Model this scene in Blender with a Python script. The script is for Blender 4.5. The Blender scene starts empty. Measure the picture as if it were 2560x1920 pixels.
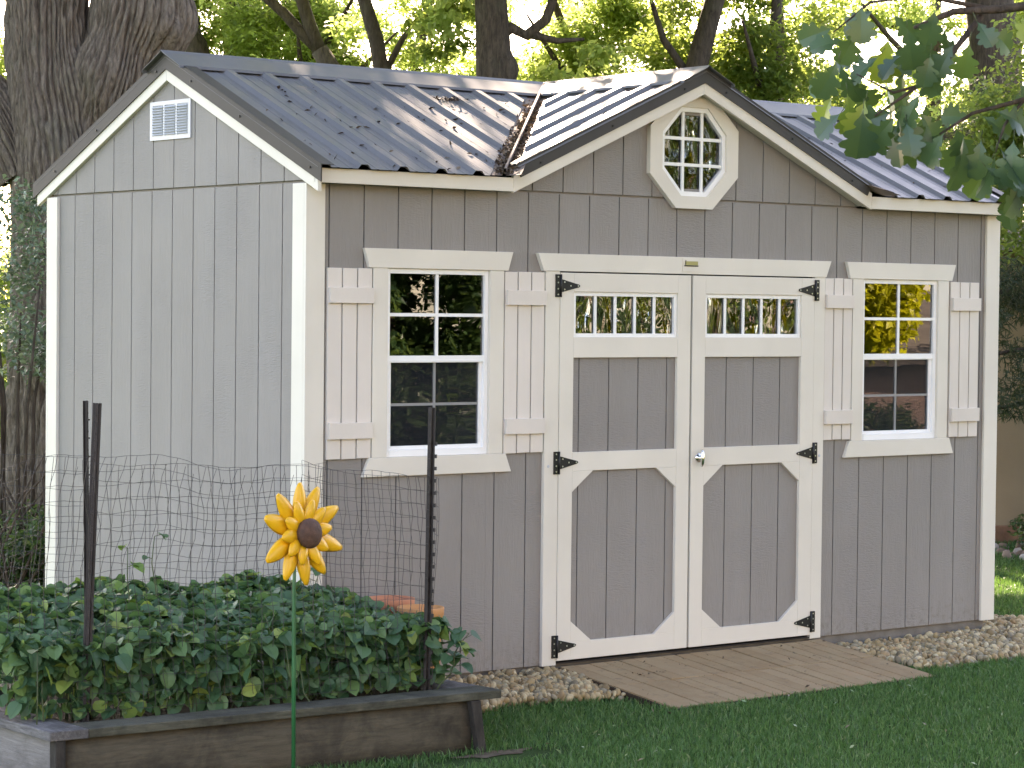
import bpy, bmesh, math, random
import numpy as np
from mathutils import Vector, Matrix, noise, Euler

S = bpy.context.scene
COL = S.collection
R = random.Random(7)

# ------------------------------------------------------------------ helpers
def tag(o, label=None, cat=None, group=None, kind=None):
    if label: o['label'] = label
    if cat: o['category'] = cat
    if group: o['group'] = group
    if kind: o['kind'] = kind
    return o

def thing(name, label, cat, loc=(0, 0, 0), rotz=0, group=None):
    o = bpy.data.objects.new(name, None)
    COL.objects.link(o)
    o.location = loc
    o.rotation_euler = (0, 0, rotz)
    o.empty_display_size = .1
    return tag(o, label, cat, group)

def link(name, me, mat=None, parent=None, world=True):
    """one mesh object; world=True means its vertices are in world coordinates"""
    o = bpy.data.objects.new(name, me)
    COL.objects.link(o)
    if mat:
        for m in (mat if isinstance(mat, (list, tuple)) else [mat]):
            me.materials.append(m)
    if parent:
        o.parent = parent
        if world and parent.type == 'EMPTY':
            o.matrix_parent_inverse = (Matrix.Translation(parent.location) @ parent.rotation_euler.to_matrix().to_4x4()).inverted()
    return o

def mesh_np(name, verts, faces, smooth=False):
    """verts (n,3) array, faces (m,k) array of equal sided faces"""
    verts = np.asarray(verts, dtype=np.float32); faces = np.asarray(faces, dtype=np.int32)
    me = bpy.data.meshes.new(name)
    n, (m, k) = len(verts), faces.shape
    me.vertices.add(n); me.vertices.foreach_set('co', verts.ravel())
    me.loops.add(m * k); me.loops.foreach_set('vertex_index', faces.ravel())
    me.polygons.add(m)
    me.polygons.foreach_set('loop_start', np.arange(m, dtype=np.int32) * k)
    me.polygons.foreach_set('loop_total', np.full(m, k, dtype=np.int32))
    me.polygons.foreach_set('use_smooth', np.full(m, bool(smooth)))
    me.update(calc_edges=True); me.validate()
    return me

class MB:
    """collects shapes, builds ONE mesh object"""
    def __init__(s): s.v = []; s.f = []; s.m = []; s.sm = []
    def add(s, vs, fs, mi=0, smooth=False):
        b = len(s.v); s.v += [tuple(p) for p in vs]
        for f in fs: s.f.append([i + b for i in f]); s.m.append(mi); s.sm.append(smooth)
    def box(s, x0, x1, y0, y1, z0, z1, mi=0):
        s.add([(x0,y0,z0),(x1,y0,z0),(x1,y1,z0),(x0,y1,z0),(x0,y0,z1),(x1,y0,z1),(x1,y1,z1),(x0,y1,z1)],
              [(0,3,2,1),(4,5,6,7),(0,1,5,4),(1,2,6,5),(2,3,7,6),(3,0,4,7)], mi)
    def prism(s, poly, d0, d1, axis='y', mi=0):
        """poly in the plane perpendicular to axis, extruded d0..d1"""
        n = len(poly)
        def P(p, d):
            return {'y': (p[0], d, p[1]), 'x': (d, p[0], p[1]), 'z': (p[0], p[1], d)}[axis]
        vs = [P(p, d0) for p in poly] + [P(p, d1) for p in poly]
        fs = [list(range(n)), list(range(2*n-1, n-1, -1))]
        for i in range(n): fs.append((i, (i+1) % n, n + (i+1) % n, n + i))
        s.add(vs, fs, mi)
    def tube(s, pts, rads, seg=8, mi=0, cap=True, smooth=True):
        pts = [Vector(p) for p in pts]; n = len(pts)
        if not isinstance(rads, (list, tuple)): rads = [rads] * n
        t0 = (pts[1]-pts[0]).normalized()
        u = t0.orthogonal().normalized()
        vs = []; fs = []
        for i in range(n):
            t = ((pts[min(i+1,n-1)] - pts[max(i-1,0)])).normalized()
            u = (u - t*u.dot(t)).normalized(); w = t.cross(u)
            for k in range(seg):
                a = 2*math.pi*k/seg
                vs.append(pts[i] + (u*math.cos(a) + w*math.sin(a))*rads[i])
        for i in range(n-1):
            for k in range(seg):
                a = i*seg+k; b = i*seg+(k+1) % seg
                fs.append((a, b, b+seg, a+seg))
        if cap: fs.append(tuple(range(seg-1,-1,-1))); fs.append(tuple(range((n-1)*seg, n*seg)))
        s.add(vs, fs, mi, smooth)
    def lathe(s, prof, c, seg=32, mi=0, smooth=True):
        vs = []; fs = []; n = len(prof)
        for r, z in prof:
            for k in range(seg):
                a = 2*math.pi*k/seg
                vs.append((c[0]+r*math.cos(a), c[1]+r*math.sin(a), c[2]+z))
        for i in range(n-1):
            for k in range(seg):
                a = i*seg+k; b = i*seg+(k+1) % seg
                fs.append((a, b, b+seg, a+seg))
        s.add(vs, fs, mi, smooth)
    def disc(s, c, axis, r, h, seg=10, mi=0):
        a = Vector(axis).normalized(); c = Vector(c)
        s.tube([c, c+a*h], r, seg, mi, True, False)
    def build(s, name, mat=None, parent=None, bevel=0, fix=True):
        me = bpy.data.meshes.new(name)
        me.from_pydata(s.v, [], s.f)
        for p, mi, sm in zip(me.polygons, s.m, s.sm): p.material_index = mi; p.use_smooth = sm
        if fix:
            bm = bmesh.new(); bm.from_mesh(me)
            bmesh.ops.recalc_face_normals(bm, faces=bm.faces); bm.to_mesh(me); bm.free()
        me.update()
        o = link(name, me, mat, parent)
        if bevel:
            b = o.modifiers.new('bevel', 'BEVEL'); b.width = bevel; b.segments = 2; b.limit_method = 'ANGLE'; b.angle_limit = .6
        return o

# ------------------------------------------------------------------ materials
class N:
    """tiny node helper"""
    def __init__(s, name):
        s.m = bpy.data.materials.new(name); s.m.use_nodes = True
        s.nt = s.m.node_tree; s.nt.nodes.clear()
        s.out = s.n('ShaderNodeOutputMaterial')
    def n(s, t, **kw):
        nd = s.nt.nodes.new(t)
        for k, v in kw.items():
            if hasattr(nd, k) and not k.startswith('i_'): setattr(nd, k, v)
        return nd
    def l(s, a, b): s.nt.links.new(a, b)
    def coord(s, scale=(1,1,1), out='Object'):
        tc = s.n('ShaderNodeTexCoord'); mp = s.n('ShaderNodeMapping')
        mp.inputs['Scale'].default_value = scale
        s.l(tc.outputs[out], mp.inputs[0]); return mp.outputs[0]
    def noise(s, vec, scale, detail=4, rough=.55, dist=0):
        nd = s.n('ShaderNodeTexNoise'); nd.inputs['Scale'].default_value = scale
        nd.inputs['Detail'].default_value = detail; nd.inputs['Roughness'].default_value = rough
        nd.inputs['Distortion'].default_value = dist
        if vec: s.l(vec, nd.inputs['Vector'])
        return nd.outputs['Fac']
    def ramp(s, fac, stops, interp='LINEAR'):
        r = s.n('ShaderNodeValToRGB'); cr = r.color_ramp; cr.interpolation = interp
        while len(cr.elements) < len(stops): cr.elements.new(.5)
        for e, (p, c) in zip(cr.elements, stops):
            e.position = p; e.color = (c[0], c[1], c[2], 1) if hasattr(c, '__len__') else (c, c, c, 1)
        s.l(fac, r.inputs[0]); return r.outputs[0]
    def mix(s, fac, a, b, mode='MIX'):
        x = s.n('ShaderNodeMix', data_type='RGBA', blend_type=mode)
        for sock, v in ((x.inputs[0], fac), (x.inputs[6], a), (x.inputs[7], b)):
            if hasattr(v, 'node'): s.l(v, sock)
            elif hasattr(v, '__len__'): sock.default_value = (v[0], v[1], v[2], 1)
            else: sock.default_value = v
        return x.outputs[2]
    def bump(s, h, strength=.3, dist=.01, nrm=None):
        b = s.n('ShaderNodeBump'); b.inputs['Strength'].default_value = strength; b.inputs['Distance'].default_value = dist
        s.l(h, b.inputs['Height'])
        if nrm: s.l(nrm, b.inputs['Normal'])
        return b.outputs[0]
    def pr(s, col, rough=.6, metal=0, spec=.5, nrm=None):
        p = s.n('ShaderNodeBsdfPrincipled')
        for k, v in (('Base Color', col), ('Roughness', rough), ('Metallic', metal), ('Specular IOR Level', spec)):
            if hasattr(v, 'node'): s.l(v, p.inputs[k])
            elif hasattr(v, '__len__'): p.inputs[k].default_value = (v[0], v[1], v[2], 1)
            else: p.inputs[k].default_value = v
        if nrm: s.l(nrm, p.inputs['Normal'])
        return p
    def done(s, sh):
        s.l(sh.outputs[0] if hasattr(sh, 'outputs') else sh, s.out.inputs[0]); return s.m

def simple(name, col, rough=.6, metal=0, spec=.5, var=.12, scale=6, bump=0, bscale=60):
    q = N(name); c = q.coord()
    f = q.noise(c, scale, 5)
    lo = [x*(1-var) for x in col]; hi = [min(1, x*(1+var)) for x in col]
    colr = q.ramp(f, [(.3, lo), (.7, hi)])
    nr = None
    if bump: nr = q.bump(q.noise(c, bscale, 4), bump, .004)
    return q.done(q.pr(colr, rough, metal, spec, nr))

def siding_mat():
    q = N('grey_siding_paint')
    c = q.coord(); cs = q.coord((9, 9, 1.1)); ch = q.coord((6, 6, 30))
    big = q.noise(c, 1.3, 3)
    col = q.ramp(big, [(.3, (.222, .204, .191)), (.7, (.246, .227, .213))])
    grain = q.noise(cs, 7, 6, .65, 1.2)
    tick = q.noise(ch, 5, 3, .6, .6)
    patch = q.noise(c, 2.2, 2)
    col = q.mix(q.ramp(grain, [(.45, 0), (.75, .16)]), col, (.31, .295, .28))
    h = q.mix(q.ramp(patch, [(.42, 0), (.6, 1)]), grain, tick)
    fade = q.noise(q.coord((2.5, 2.5, .35)), 1.6, 4, .6)
    col = q.mix(q.ramp(fade, [(.5, 0), (.72, .22)]), col, (.30, .285, .275))
    spl = q.n('ShaderNodeSeparateXYZ'); tc = q.n('ShaderNodeTexCoord'); q.l(tc.outputs['Object'], spl.inputs[0])
    low = q.ramp(spl.outputs['Z'], [(.0, 1), (.22, 0)])
    sp = q.mix(q.ramp(q.noise(c, 26, 6, .75), [(.48, 0), (.66, .7)]), (0, 0, 0), low)
    col = q.mix(sp, col, (.15, .125, .095))
    return q.done(q.pr(col, .62, 0, .4, q.bump(h, .9, .0045)))

def trim_mat(name='cream_trim_paint', a=(.605, .565, .50), b=(.675, .635, .565)):
    q = N(name); c = q.coord(); cs = q.coord((7, 7, 2))
    col = q.ramp(q.noise(c, 1.7, 4), [(.3, a), (.7, b)])
    dirt = q.noise(c, 9, 6, .7)
    col = q.mix(q.ramp(dirt, [(.62, 0), (.85, .22)]), col, (.5, .45, .37))
    h = q.noise(cs, 16, 5, .6, .8)
    return q.done(q.pr(col, .5, 0, .45, q.bump(h, .22, .002)))

def roof_mat():
    q = N('dark_metal_roof'); c = q.coord(); cs = q.coord((1, 1, 1))
    f = q.noise(cs, 3, 5)
    col = q.ramp(f, [(.3, (.108, .110, .115)), (.7, (.134, .136, .141))])
    dust = q.noise(c, 22, 6, .7)
    col = q.mix(q.ramp(dust, [(.55, 0), (.8, .3)]), col, (.22, .215, .205))
    rg = q.ramp(q.noise(c, 6, 5), [(.3, .42), (.75, .56)])
    h = q.noise(c, 2.2, 2)
    return q.done(q.pr(col, rg, .1, .35, q.bump(h, .2, .02)))

def glass_mat(name, ior=1.75, wav=0.0, scale=6, tint=(1, 1, 1)):
    q = N(name)
    fr = q.n('ShaderNodeFresnel'); fr.inputs[0].default_value = ior
    tr = q.n('ShaderNodeBsdfTransparent'); tr.inputs[0].default_value = (*[.8*t for t in tint], 1)
    gl = q.n('ShaderNodeBsdfGlossy'); gl.inputs['Roughness'].default_value = .0
    if wav:
        b = q.bump(q.noise(q.coord((1, 1, .55)), scale, 2, .4, .6), wav, .02)
        q.l(b, gl.inputs['Normal'])
    mx = q.n('ShaderNodeMixShader'); q.l(fr.outputs[0], mx.inputs[0]); q.l(tr.outputs[0], mx.inputs[1]); q.l(gl.outputs[0], mx.inputs[2])
    return q.done(mx)

def screen_mat():
    q = N('insect_screen')
    tr = q.n('ShaderNodeBsdfTransparent')
    df = q.n('ShaderNodeBsdfDiffuse'); df.inputs[0].default_value = (.035, .036, .042, 1)
    mx = q.n('ShaderNodeMixShader'); mx.inputs[0].default_value = .45
    q.l(tr.outputs[0], mx.inputs[1]); q.l(df.outputs[0], mx.inputs[2])
    return q.done(mx)

def leaf_mat(name, stops, trans=(.25, .36, .05), tfac=.45, rough=.45, gloss=.5):
    q = N(name)
    g = q.n('ShaderNodeNewGeometry')
    col = q.ramp(g.outputs['Random Per Island'], stops)
    p = q.pr(col, rough, 0, gloss)
    t = q.n('ShaderNodeBsdfTranslucent')
    tc = q.mix(.55, col, trans)
    q.l(tc, t.inputs[0])
    mx = q.n('ShaderNodeMixShader'); mx.inputs[0].default_value = tfac
    q.l(p.outputs[0], mx.inputs[1]); q.l(t.outputs[0], mx.inputs[2])
    return q.done(mx)

def bark_mat(name, a, b, scale=1.0):
    q = N(name); c = q.coord((10*scale, 10*scale, 2.2*scale)); c2 = q.coord()
    f = q.noise(c, 2.2, 7, .68, .5)
    col = q.ramp(f, [(.3, a), (.68, b)])
    lich = q.noise(c2, 3.1, 5)
    col = q.mix(q.ramp(lich, [(.55, 0), (.75, .3)]), col, (.16, .17, .12))
    return q.done(q.pr(col, .9, 0, .2, q.bump(f, .9, .03)))

def wood_mat(name, a, b, stain, stretch=(1.2, 14, 14), mossy=.25):
    q = N(name); c = q.coord(stretch); c2 = q.coord()
    f = q.noise(c, 5, 7, .7, .6)
    col = q.ramp(f, [(.25, a), (.72, b)])
    st = q.noise(c2, 4.5, 6, .65, .4)
    col = q.mix(q.ramp(st, [(.42, .0), (.66, .85)]), col, stain)
    ms = q.noise(c2, 9, 5, .7)
    col = q.mix(q.ramp(ms, [(.6, 0), (.75, mossy)]), col, (.10, .11, .055))
    return q.done(q.pr(col, .85, 0, .25, q.bump(f, .6, .006)))

M = {}
M['siding'] = siding_mat()
M['trim'] = trim_mat()
M['shutter'] = trim_mat('shutter_paint', (.585, .535, .485), (.655, .60, .55))
M['vinyl'] = simple('white_vinyl', (.80, .80, .80), .35, 0, .5, .03)
M['roof'] = roof_mat()
M['rooftrim'] = simple('roof_trim_metal', (.044, .040, .038), .55, .0, .3, .12, 5, .15, 30)
M['dark'] = simple('shed_interior', (.035, .03, .027), .9, 0, .2, .3)
M['glass'] = glass_mat('window_glass', 2.7, .05, 2.5)
M['wavy'] = glass_mat('wavy_plastic_glazing', 2.5, .55, 9)
M['octglass'] = glass_mat('ripple_glazing', 1.75, .8, 11)
M['screen'] = screen_mat()
M['black'] = simple('black_iron', (.012, .012, .013), .42, .3, .5, .2)
M['steel'] = simple('zinc_screw', (.6, .6, .58), .3, .9)
M['chrome'] = simple('chrome', (.75, .74, .72), .14, 1, .5, .05)
M['vent'] = simple('galvanised_vent', (.47, .49, .53), .4, .1, .5, .05)
M['brass'] = simple('brass_plate', (.38, .34, .16), .35, .6)
M['skid'] = simple('skid_timber', (.17, .155, .14), .9, 0, .2, .25, 8, .5, 40)

# ------------------------------------------------------------------ camera
cd = bpy.data.cameras.new('camera'); cam = bpy.data.objects.new('camera', cd); COL.objects.link(cam)
RT = Vector((.78037354, -.6252232, .0106345)); UP = Vector((.01032314, .02988548, .99950002)); FW = Vector((.62522842, .77987358, -.02977611))
CAM = Vector((-6.63917, -9.84116, 1.81780))
cam.matrix_world = Matrix(((RT.x, UP.x, -FW.x, CAM.x), (RT.y, UP.y, -FW.y, CAM.y), (RT.z, UP.z, -FW.z, CAM.z), (0, 0, 0, 1)))
cd.sensor_width = 36; cd.lens = 6252.49/2560*36; cd.clip_start = .1; cd.clip_end = 600
cd.dof.use_dof = True; cd.dof.focus_distance = 12.3; cd.dof.aperture_fstop = 18
S.camera = cam

# ------------------------------------------------------------------ the shed
W, D, XC, YC, ZR, SL = 4.93, 2.51, 2.46, 1.25, 3.085, .44      # plan size, ridge lines, ridge height, roof slope
G8 = .2032
shed = thing('garden_shed', 'grey board sided garden shed with cream trim, dark metal roof and double doors', 'shed', (XC, YC, 0))

def planks(mb, u0, u1, grooves, z0, top, holes, f0, f1, axis, gw=.0035):
    """vertical boards between grooves; top(u) gives the upper edge (piecewise linear with a knee at the ridge)"""
    edges = [u0] + [g for g in grooves if u0+.01 < g < u1-.01] + [u1]
    for a, b in zip(edges[:-1], edges[1:]):
        a2 = a + (gw if a != u0 else 0); b2 = b - (gw if b != u1 else 0)
        cuts = sorted({a2, b2, *[h for H in holes for h in H[:2] if a2 < h < b2]})
        for p, r in zip(cuts[:-1], cuts[1:]):
            mid = (p+r)/2
            hs = [H for H in holes if H[0] < mid < H[1]]
            lo = z0
            for H in sorted(hs, key=lambda H: H[2]):
                if H[2] > lo+1e-4: mb.prism([(p, lo), (r, lo), (r, H[2]), (p, H[2])], f0, f1, axis)
                lo = H[3]
            pts = [(p, lo), (r, lo)]
            tp, tr = top(p), top(r)
            if tr > lo: pts.append((r, tr))
            kn = XC if axis == 'y' else YC
            if p < kn < r and top(kn) > max(tp, tr) + 1e-4: pts.append((kn, top(kn)))
            if tp > lo: pts.append((p, tp))
            if len(pts) >= 3 and max(tp, tr) > lo + .002: mb.prism(pts, f0, f1, axis)

WIN = [(.461, 1.090), (3.785, 4.414)]
holes_f = [(a, b, 1.09, 2.012) for a, b in WIN] + [(1.54, 3.386, -1, 2.016)]
gf = [.3293 + G8*k for k in range(-1, 23)]
gs = [.2114 + G8*k for k in range(-1, 12)]
ZS = 2.409
rake = lambda k: (lambda u: 3.0 - SL*abs(u-k))
# front wall
mb = MB(); planks(mb, 0, W, gf, 0, lambda u: ZS, holes_f, 0, .018, 'y')
wall_f = mb.build('front_wall', M['siding'], shed, .0012)
mb = MB()
for a, b, c, d in ((.0, .461, 0, 2.41), (1.09, 1.54, 0, 2.41), (3.386, 3.785, 0, 2.41), (4.414, W-.001, 0, 2.41)):
    mb.box(a+.001, b-.001, .015, .03, c+.002, d)
for a, b in WIN: mb.box(a, b, .015, .03, .002, 1.09); mb.box(a, b, .015, .03, 2.013, 2.409)
mb.box(1.54, 3.386, .015, .03, 2.017, 2.409)
mb.build('wall_backing', M['siding'], wall_f)
# dormer gable
mb = MB(); planks(mb, 1.17, 3.75, [g+.02 for g in gf], 2.420, rake(XC), [(2.235, 2.675, 2.47, 2.86)], -.004, .016, 'y')
gab = mb.build('dormer_gable_siding', M['siding'], shed, .0012)
mb = MB()
mb.prism([(1.16, 2.405), (2.23, 2.405), (2.23, 2.88), (1.2, 2.43)], .0135, .03)
mb.prism([(2.68, 2.405), (3.76, 2.405), (3.72, 2.43), (2.68, 2.88)], .0135, .03)
mb.box(2.23, 2.68, .0135, .03, 2.405, 2.468); mb.prism([(2.23, 2.862), (2.68, 2.862), (2.68, 2.90), (XC, 2.99), (2.23, 2.90)], .0135, .03)
mb.build('gable_backing', M['siding'], gab)
# left wall
mb = MB(); planks(mb, 0.0, D, gs, 0, lambda u: ZS, [], 0, .018, 'x')
wl = mb.build('side_wall', M['siding'], shed, .0012)
mb = MB(); mb.box(.015, .03, .03, D-.03, .002, 2.41); mb.build('wall_backing', M['siding'], wl)
mb = MB(); planks(mb, -.03, D+.03, [g-.018 for g in gs], 2.420, rake(YC), [], -.004, .016, 'x')
gl = mb.build('gable_siding', M['siding'], shed, .0012)
mb = MB(); mb.prism([(-.02, 2.405), (D+.02, 2.405), (YC, 2.98)], .0135, .03, 'x'); mb.build('gable_backing', M['siding'], gl)
# right and back walls, floor
mb = MB(); mb.box(W-.03, W, .031, D-.02, 0, 2.45); mb.prism([(-.02, 2.451), (D+.02, 2.451), (YC, 3.0)], W-.03, W, 'x'); mb.build('side_wall', M['siding'], shed)
mb = MB(); mb.box(.031, W-.031, D-.02, D, 0, 2.45); mb.build('back_wall', M['siding'], shed)
mb = MB(); mb.box(.032, W-.032, .032, D-.021, .0, .03); mb.box(.04, W-.04, D-.05, D-.022, .03, 2.4)
mb.box(.032, .05, .05, D-.05, .04, 2.35); mb.build('shed_floor', M['dark'], shed)
# skids
mb = MB(); mb.box(.03, W-.03, .022, .14, -.22, -.002); mb.box(.03, W-.03, D-.14, D-.03, -.22, -.002)
mb.box(.018, .1, .141, D-.141, -.22, -.003); mb.box(W-.1, W-.02, .141, D-.141, -.22, -.003); mb.build('foundation_skid', M['skid'], shed)
# corner boards
def corner(x0, x1, xs0, xs1, yf0, yf1, ys0, ys1):
    mb = MB()
    mb.box(x0, x1, yf0, yf1, -.004, 2.405)
    mb.box(xs0, xs1, ys0, ys1, -.003, 2.4049)
    mb.build('corner_board', M['trim'], shed, .002)
corner(-.0185, .091, -.0185, 0, -.0185, -.0005, -.0004, .098)
corner(4.833, 4.949, 4.931, 4.949, -.0185, -.0005, -.0004, .098)
corner(-.0185, .091, -.0185, 0, D+.0005, D+.0185, D-.099, D+.0004)
corner(4.833, 4.949, 4.931, 4.949, D+.0005, D+.0185, D-.099, D+.0004)

# ---- roof
def ribbed(u0, u1, ribs, pos, nseg=2):
    """ribbed sheet: u along the eave, v from eave (0) to ridge (1); pos(u, v, h) -> point"""
    us = [(u0, 0)]
    for c in ribs:
        for off, h in ((-.038, 0), (-.019, .021), (.019, .021), (.038, 0), (.068, 0), (.074, .0018), (.082, .0018), (.088, 0), (.140, 0), (.146, .0018), (.154, .0018), (.160, 0)):
            if u0 < c+off < u1: us.append((c+off, h))
    us.append((u1, 0)); us.sort()
    bm = bmesh.new(); rows = []
    for i in range(nseg+1):
        rows.append([bm.verts.new(pos(u, i/nseg, h)) for u, h in us])
    for i in range(nseg):
        for k in range(len(us)-1):
            bm.faces.new((rows[i][k], rows[i][k+1], rows[i+1][k+1], rows[i+1][k]))
    return bm

def cut(bm, co, no):
    bmesh.ops.bisect_plane(bm, geom=bm.verts[:]+bm.edges[:]+bm.faces[:], plane_co=co, plane_no=no, clear_outer=True)

def from_bm(name, bm, mat, parent, solid=.002):
    bmesh.ops.recalc_face_normals(bm, faces=bm.faces)
    me = bpy.data.meshes.new(name); bm.to_mesh(me); bm.free()
    o = link(name, me, mat, parent)
    if solid:
        md = o.modifiers.new('thick', 'SOLIDIFY'); md.thickness = solid; md.offset = 0
    return o

rib_x = [.006 + .2286*k for k in range(-1, 24)]
rib_y = [.15 + .2286*k for k in range(-2, 6)]
YE, YB = -.135, D+.13
def main_front(u, v, h):
    y = YE + (YC-YE)*v; return (u, y, ZR - SL*(YC-y) + h)
def main_back(u, v, h):
    y = YB + (YC-YB)*v; return (u, y, ZR - SL*(y-YC) + h)
KL, KR, GAP = XC-YC, XC+YC, .085        # valley lines in plan: x-y = KL and x+y = KR
bm = ribbed(-.035, XC, rib_x, main_front); cut(bm, (KL-GAP, 0, 0), (1, -1, 0)); roofL = from_bm('roof_panel', bm, M['roof'], shed)
bm = ribbed(XC, 4.985, rib_x, main_front); cut(bm, (KR+GAP, 0, 0), (-1, -1, 0)); from_bm('roof_panel', bm, M['roof'], shed)
bm = ribbed(-.035, 4.985, rib_x, main_back); from_bm('roof_panel', bm, M['roof'], shed)
YD = -.112
def dorm_l(u, v, h):
    x = .95 + (XC-.95)*v; return (x, u, ZR - SL*(XC-x) + h)
def dorm_r(u, v, h):
    x = 3.97 + (XC-3.97)*v; return (x, u, ZR - SL*(x-XC) + h)
bm = ribbed(YD, YC, rib_y, dorm_l); cut(bm, (KL+GAP, 0, 0), (-1, 1, 0)); from_bm('dormer_roof_panel', bm, M['roof'], shed)
bm = ribbed(YD, YC, rib_y, dorm_r); cut(bm, (KR-GAP, 0, 0), (1, 1, 0)); from_bm('dormer_roof_panel', bm, M['roof'], shed)
# roof deck under the sheets (keeps the inside dark)
mb = MB()
for sgn in (1,):
    mb.prism([(.04, ZR-SL*(YC-.04)-.03), (YC, ZR-.03), (D+.06, ZR-SL*(YC+.06)-.03), (D+.06, ZR-SL*(YC+.06)-.05), (YC, ZR-.05), (.04, ZR-SL*(YC-.04)-.05)], .04, W-.04, 'x')
mb.build('roof_deck', M['dark'], shed)
# valleys
def valley(side):
    mb = MB(); n = 2; k = 1 if side == 'L' else -1
    vs = []
    for y in (-.118, YC-.02):
        x = XC - k*(YC-y); z = ZR - SL*(YC-y)
        vs += [(x-k*.13, y, z-.003), (x-k*.012, y, z-.003), (x-k*.005, y-.005, z+.034), (x+k*.005, y-.009, z+.034), (x, y-.016, z-.003), (x, y-.135, z-.003)]
    mb.add(vs, [(i, i+1, i+7, i+6) for i in range(5)])
    mb.build('valley_flashing', M['valley'], shed)
M['valley'] = simple('valley_metal', (.20, .15, .12), .6, .1, .5, .2, 8)
valley('L'); valley('R')
# ridge caps: sheets bent over the ridges, cut along the valleys
def cap(pts_fn, cuts, name='ridge_cap'):
    bm = bmesh.new()
    prof = [(-.185, -.012), (-.180, .0), (-.02, .004), (0, .010)]
    n = 24; rows = []
    for i in range(n+1):
        rows.append([bm.verts.new(pts_fn(i/n, d, h)) for d, h in prof])
    for i in range(n):
        for k in range(3): bm.faces.new((rows[i][k], rows[i][k+1], rows[i+1][k+1], rows[i+1][k]))
    for c in cuts: cut(bm, *c)
    return bm
H0 = .024
def merge(a, b):
    me = bpy.data.meshes.new('t'); b.to_mesh(me); a.from_mesh(me); b.free(); bpy.data.meshes.remove(me)
fl = lambda t, d, h: (-.062 + (XC+.062)*t, YC+d, ZR + SL*d + H0 + h)
fr = lambda t, d, h: (XC + (4.992-XC)*t, YC+d, ZR + SL*d + H0 + h)
fb = lambda t, d, h: (-.062 + 5.054*t, YC-d, ZR + SL*d + H0 + h)
a = cap(fl, [((KL, 0, 0), (1, -1, 0))]); merge(a, cap(fr, [((KR, 0, 0), (-1, -1, 0))])); merge(a, cap(fb, []))
from_bm('ridge_cap', a, M['roof'], shed)
dl = lambda t, d, h: (XC+d, -.135 + (YC+.135)*t, ZR + SL*d + H0 + h)
dr = lambda t, d, h: (XC-d, -.135 + (YC+.135)*t, ZR + SL*d + H0 + h)
a = cap(dl, [((KL, 0, 0), (-1, 1, 0))]); merge(a, cap(dr, [((KR, 0, 0), (1, 1, 0))]))
from_bm('dormer_ridge_cap', a, M['roof'], shed)
# rake boards and metal rake trim
def band(k, half, top, bot, k0=0):
    """chevron outline: two slopes meeting at k"""
    return [[(k-half, top-SL*half), (k-half, bot-SL*half), (k-k0, bot-SL*k0), (k-k0, top-SL*k0)],
            [(k+k0, top-SL*k0), (k+k0, bot-SL*k0), (k+half, bot-SL*half), (k+half, top-SL*half)]]
for xa, xb, xm, xm2 in ((-.026, -.0045, -.034, -.0265), (W+.0005, W+.022, W+.0225, W+.030)):
    b1 = band(YC, 1.375, 3.062, 2.966)
    for p in b1:
        mb = MB(); mb.prism(p, xa, xb, 'x'); mb.build('rake_board', M['trim'], shed, .002)
    for p in band(YC, 1.41, 3.104, 3.024):
        mb = MB(); mb.prism(p, xm, xm2, 'x')
        q = [(y, z+.001) for y, z in p]
        (ya, zt), (yb, zb) = (p[0][0], max(p[0][1], p[1][1])), (p[2][0], max(p[2][1], p[3][1]))
        zz_ = lambda y: 3.104 - SL*abs(y-YC)
        e0, e1 = min(ya, yb), max(ya, yb)
        x2 = xm + .075 if xm < 0 else xm2 - .075
        lo, hi = min(xm, x2), max(xm2, x2)
        mb.add([(lo, e0, zz_(e0)+.001), (hi, e0, zz_(e0)+.001), (hi, e1, zz_(e1)+.001), (lo, e1, zz_(e1)+.001),
                (lo, e0, zz_(e0)+.004), (hi, e0, zz_(e0)+.004), (hi, e1, zz_(e1)+.004), (lo, e1, zz_(e1)+.004)],
               [(0,3,2,1),(4,5,6,7),(0,1,5,4),(1,2,6,5),(2,3,7,6),(3,0,4,7)])
        sc = [(y, 3.030 - SL*abs(y-YC)) for y in (e0+.09, (e0+e1)/2, e1-.25)]
        for y, z in sc: mb.disc((xm, y, z+.026), (-1 if xm < 0 else 1, 0, 0), .006, .005, 8, 1)
        mb.build('rake_trim', [M['rooftrim'], M['black']], shed)
FY0, FY1 = -.100, -.080
for p in band(XC, 1.292, 3.062, 2.968):
    mb = MB(); mb.prism(p, FY0, FY1); mb.build('dormer_rake_board', M['trim'], shed, .002)
for i, p in enumerate(band(XC, 1.262, 3.104, 3.012)):
    mb = MB()
    # lower end is cut square to the slope
    s = -1 if i == 0 else 1
    lo = XC + s*1.262
    p = [(XC, 3.104), (XC, 3.028), (lo+s*-.012, 3.028-SL*1.25), (lo+s*.022, 3.104-SL*1.284)]
    mb.prism(p, FY0-.0075, FY0-.0005)
    mb.add([(XC, FY0-.007, 3.105), (lo+s*.022, FY0-.007, 3.105-SL*1.284), (lo+s*.022, FY0+.07, 3.105-SL*1.284), (XC, FY0+.07, 3.105),
            (XC, FY0-.007, 3.108), (lo+s*.022, FY0-.007, 3.108-SL*1.284), (lo+s*.022, FY0+.07, 3.108-SL*1.284), (XC, FY0+.07, 3.108)],
           [(0,3,2,1),(4,5,6,7),(0,1,5,4),(1,2,6,5),(2,3,7,6),(3,0,4,7)])
    for t in (.12, .52, .9): mb.disc((XC+s*1.25*t, FY0-.0075, 3.052-SL*1.25*t), (0, -1, 0), .006, .005, 8, 1)
    mb.build('dormer_rake_trim', [M['rooftrim'], M['black']], shed)
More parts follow.
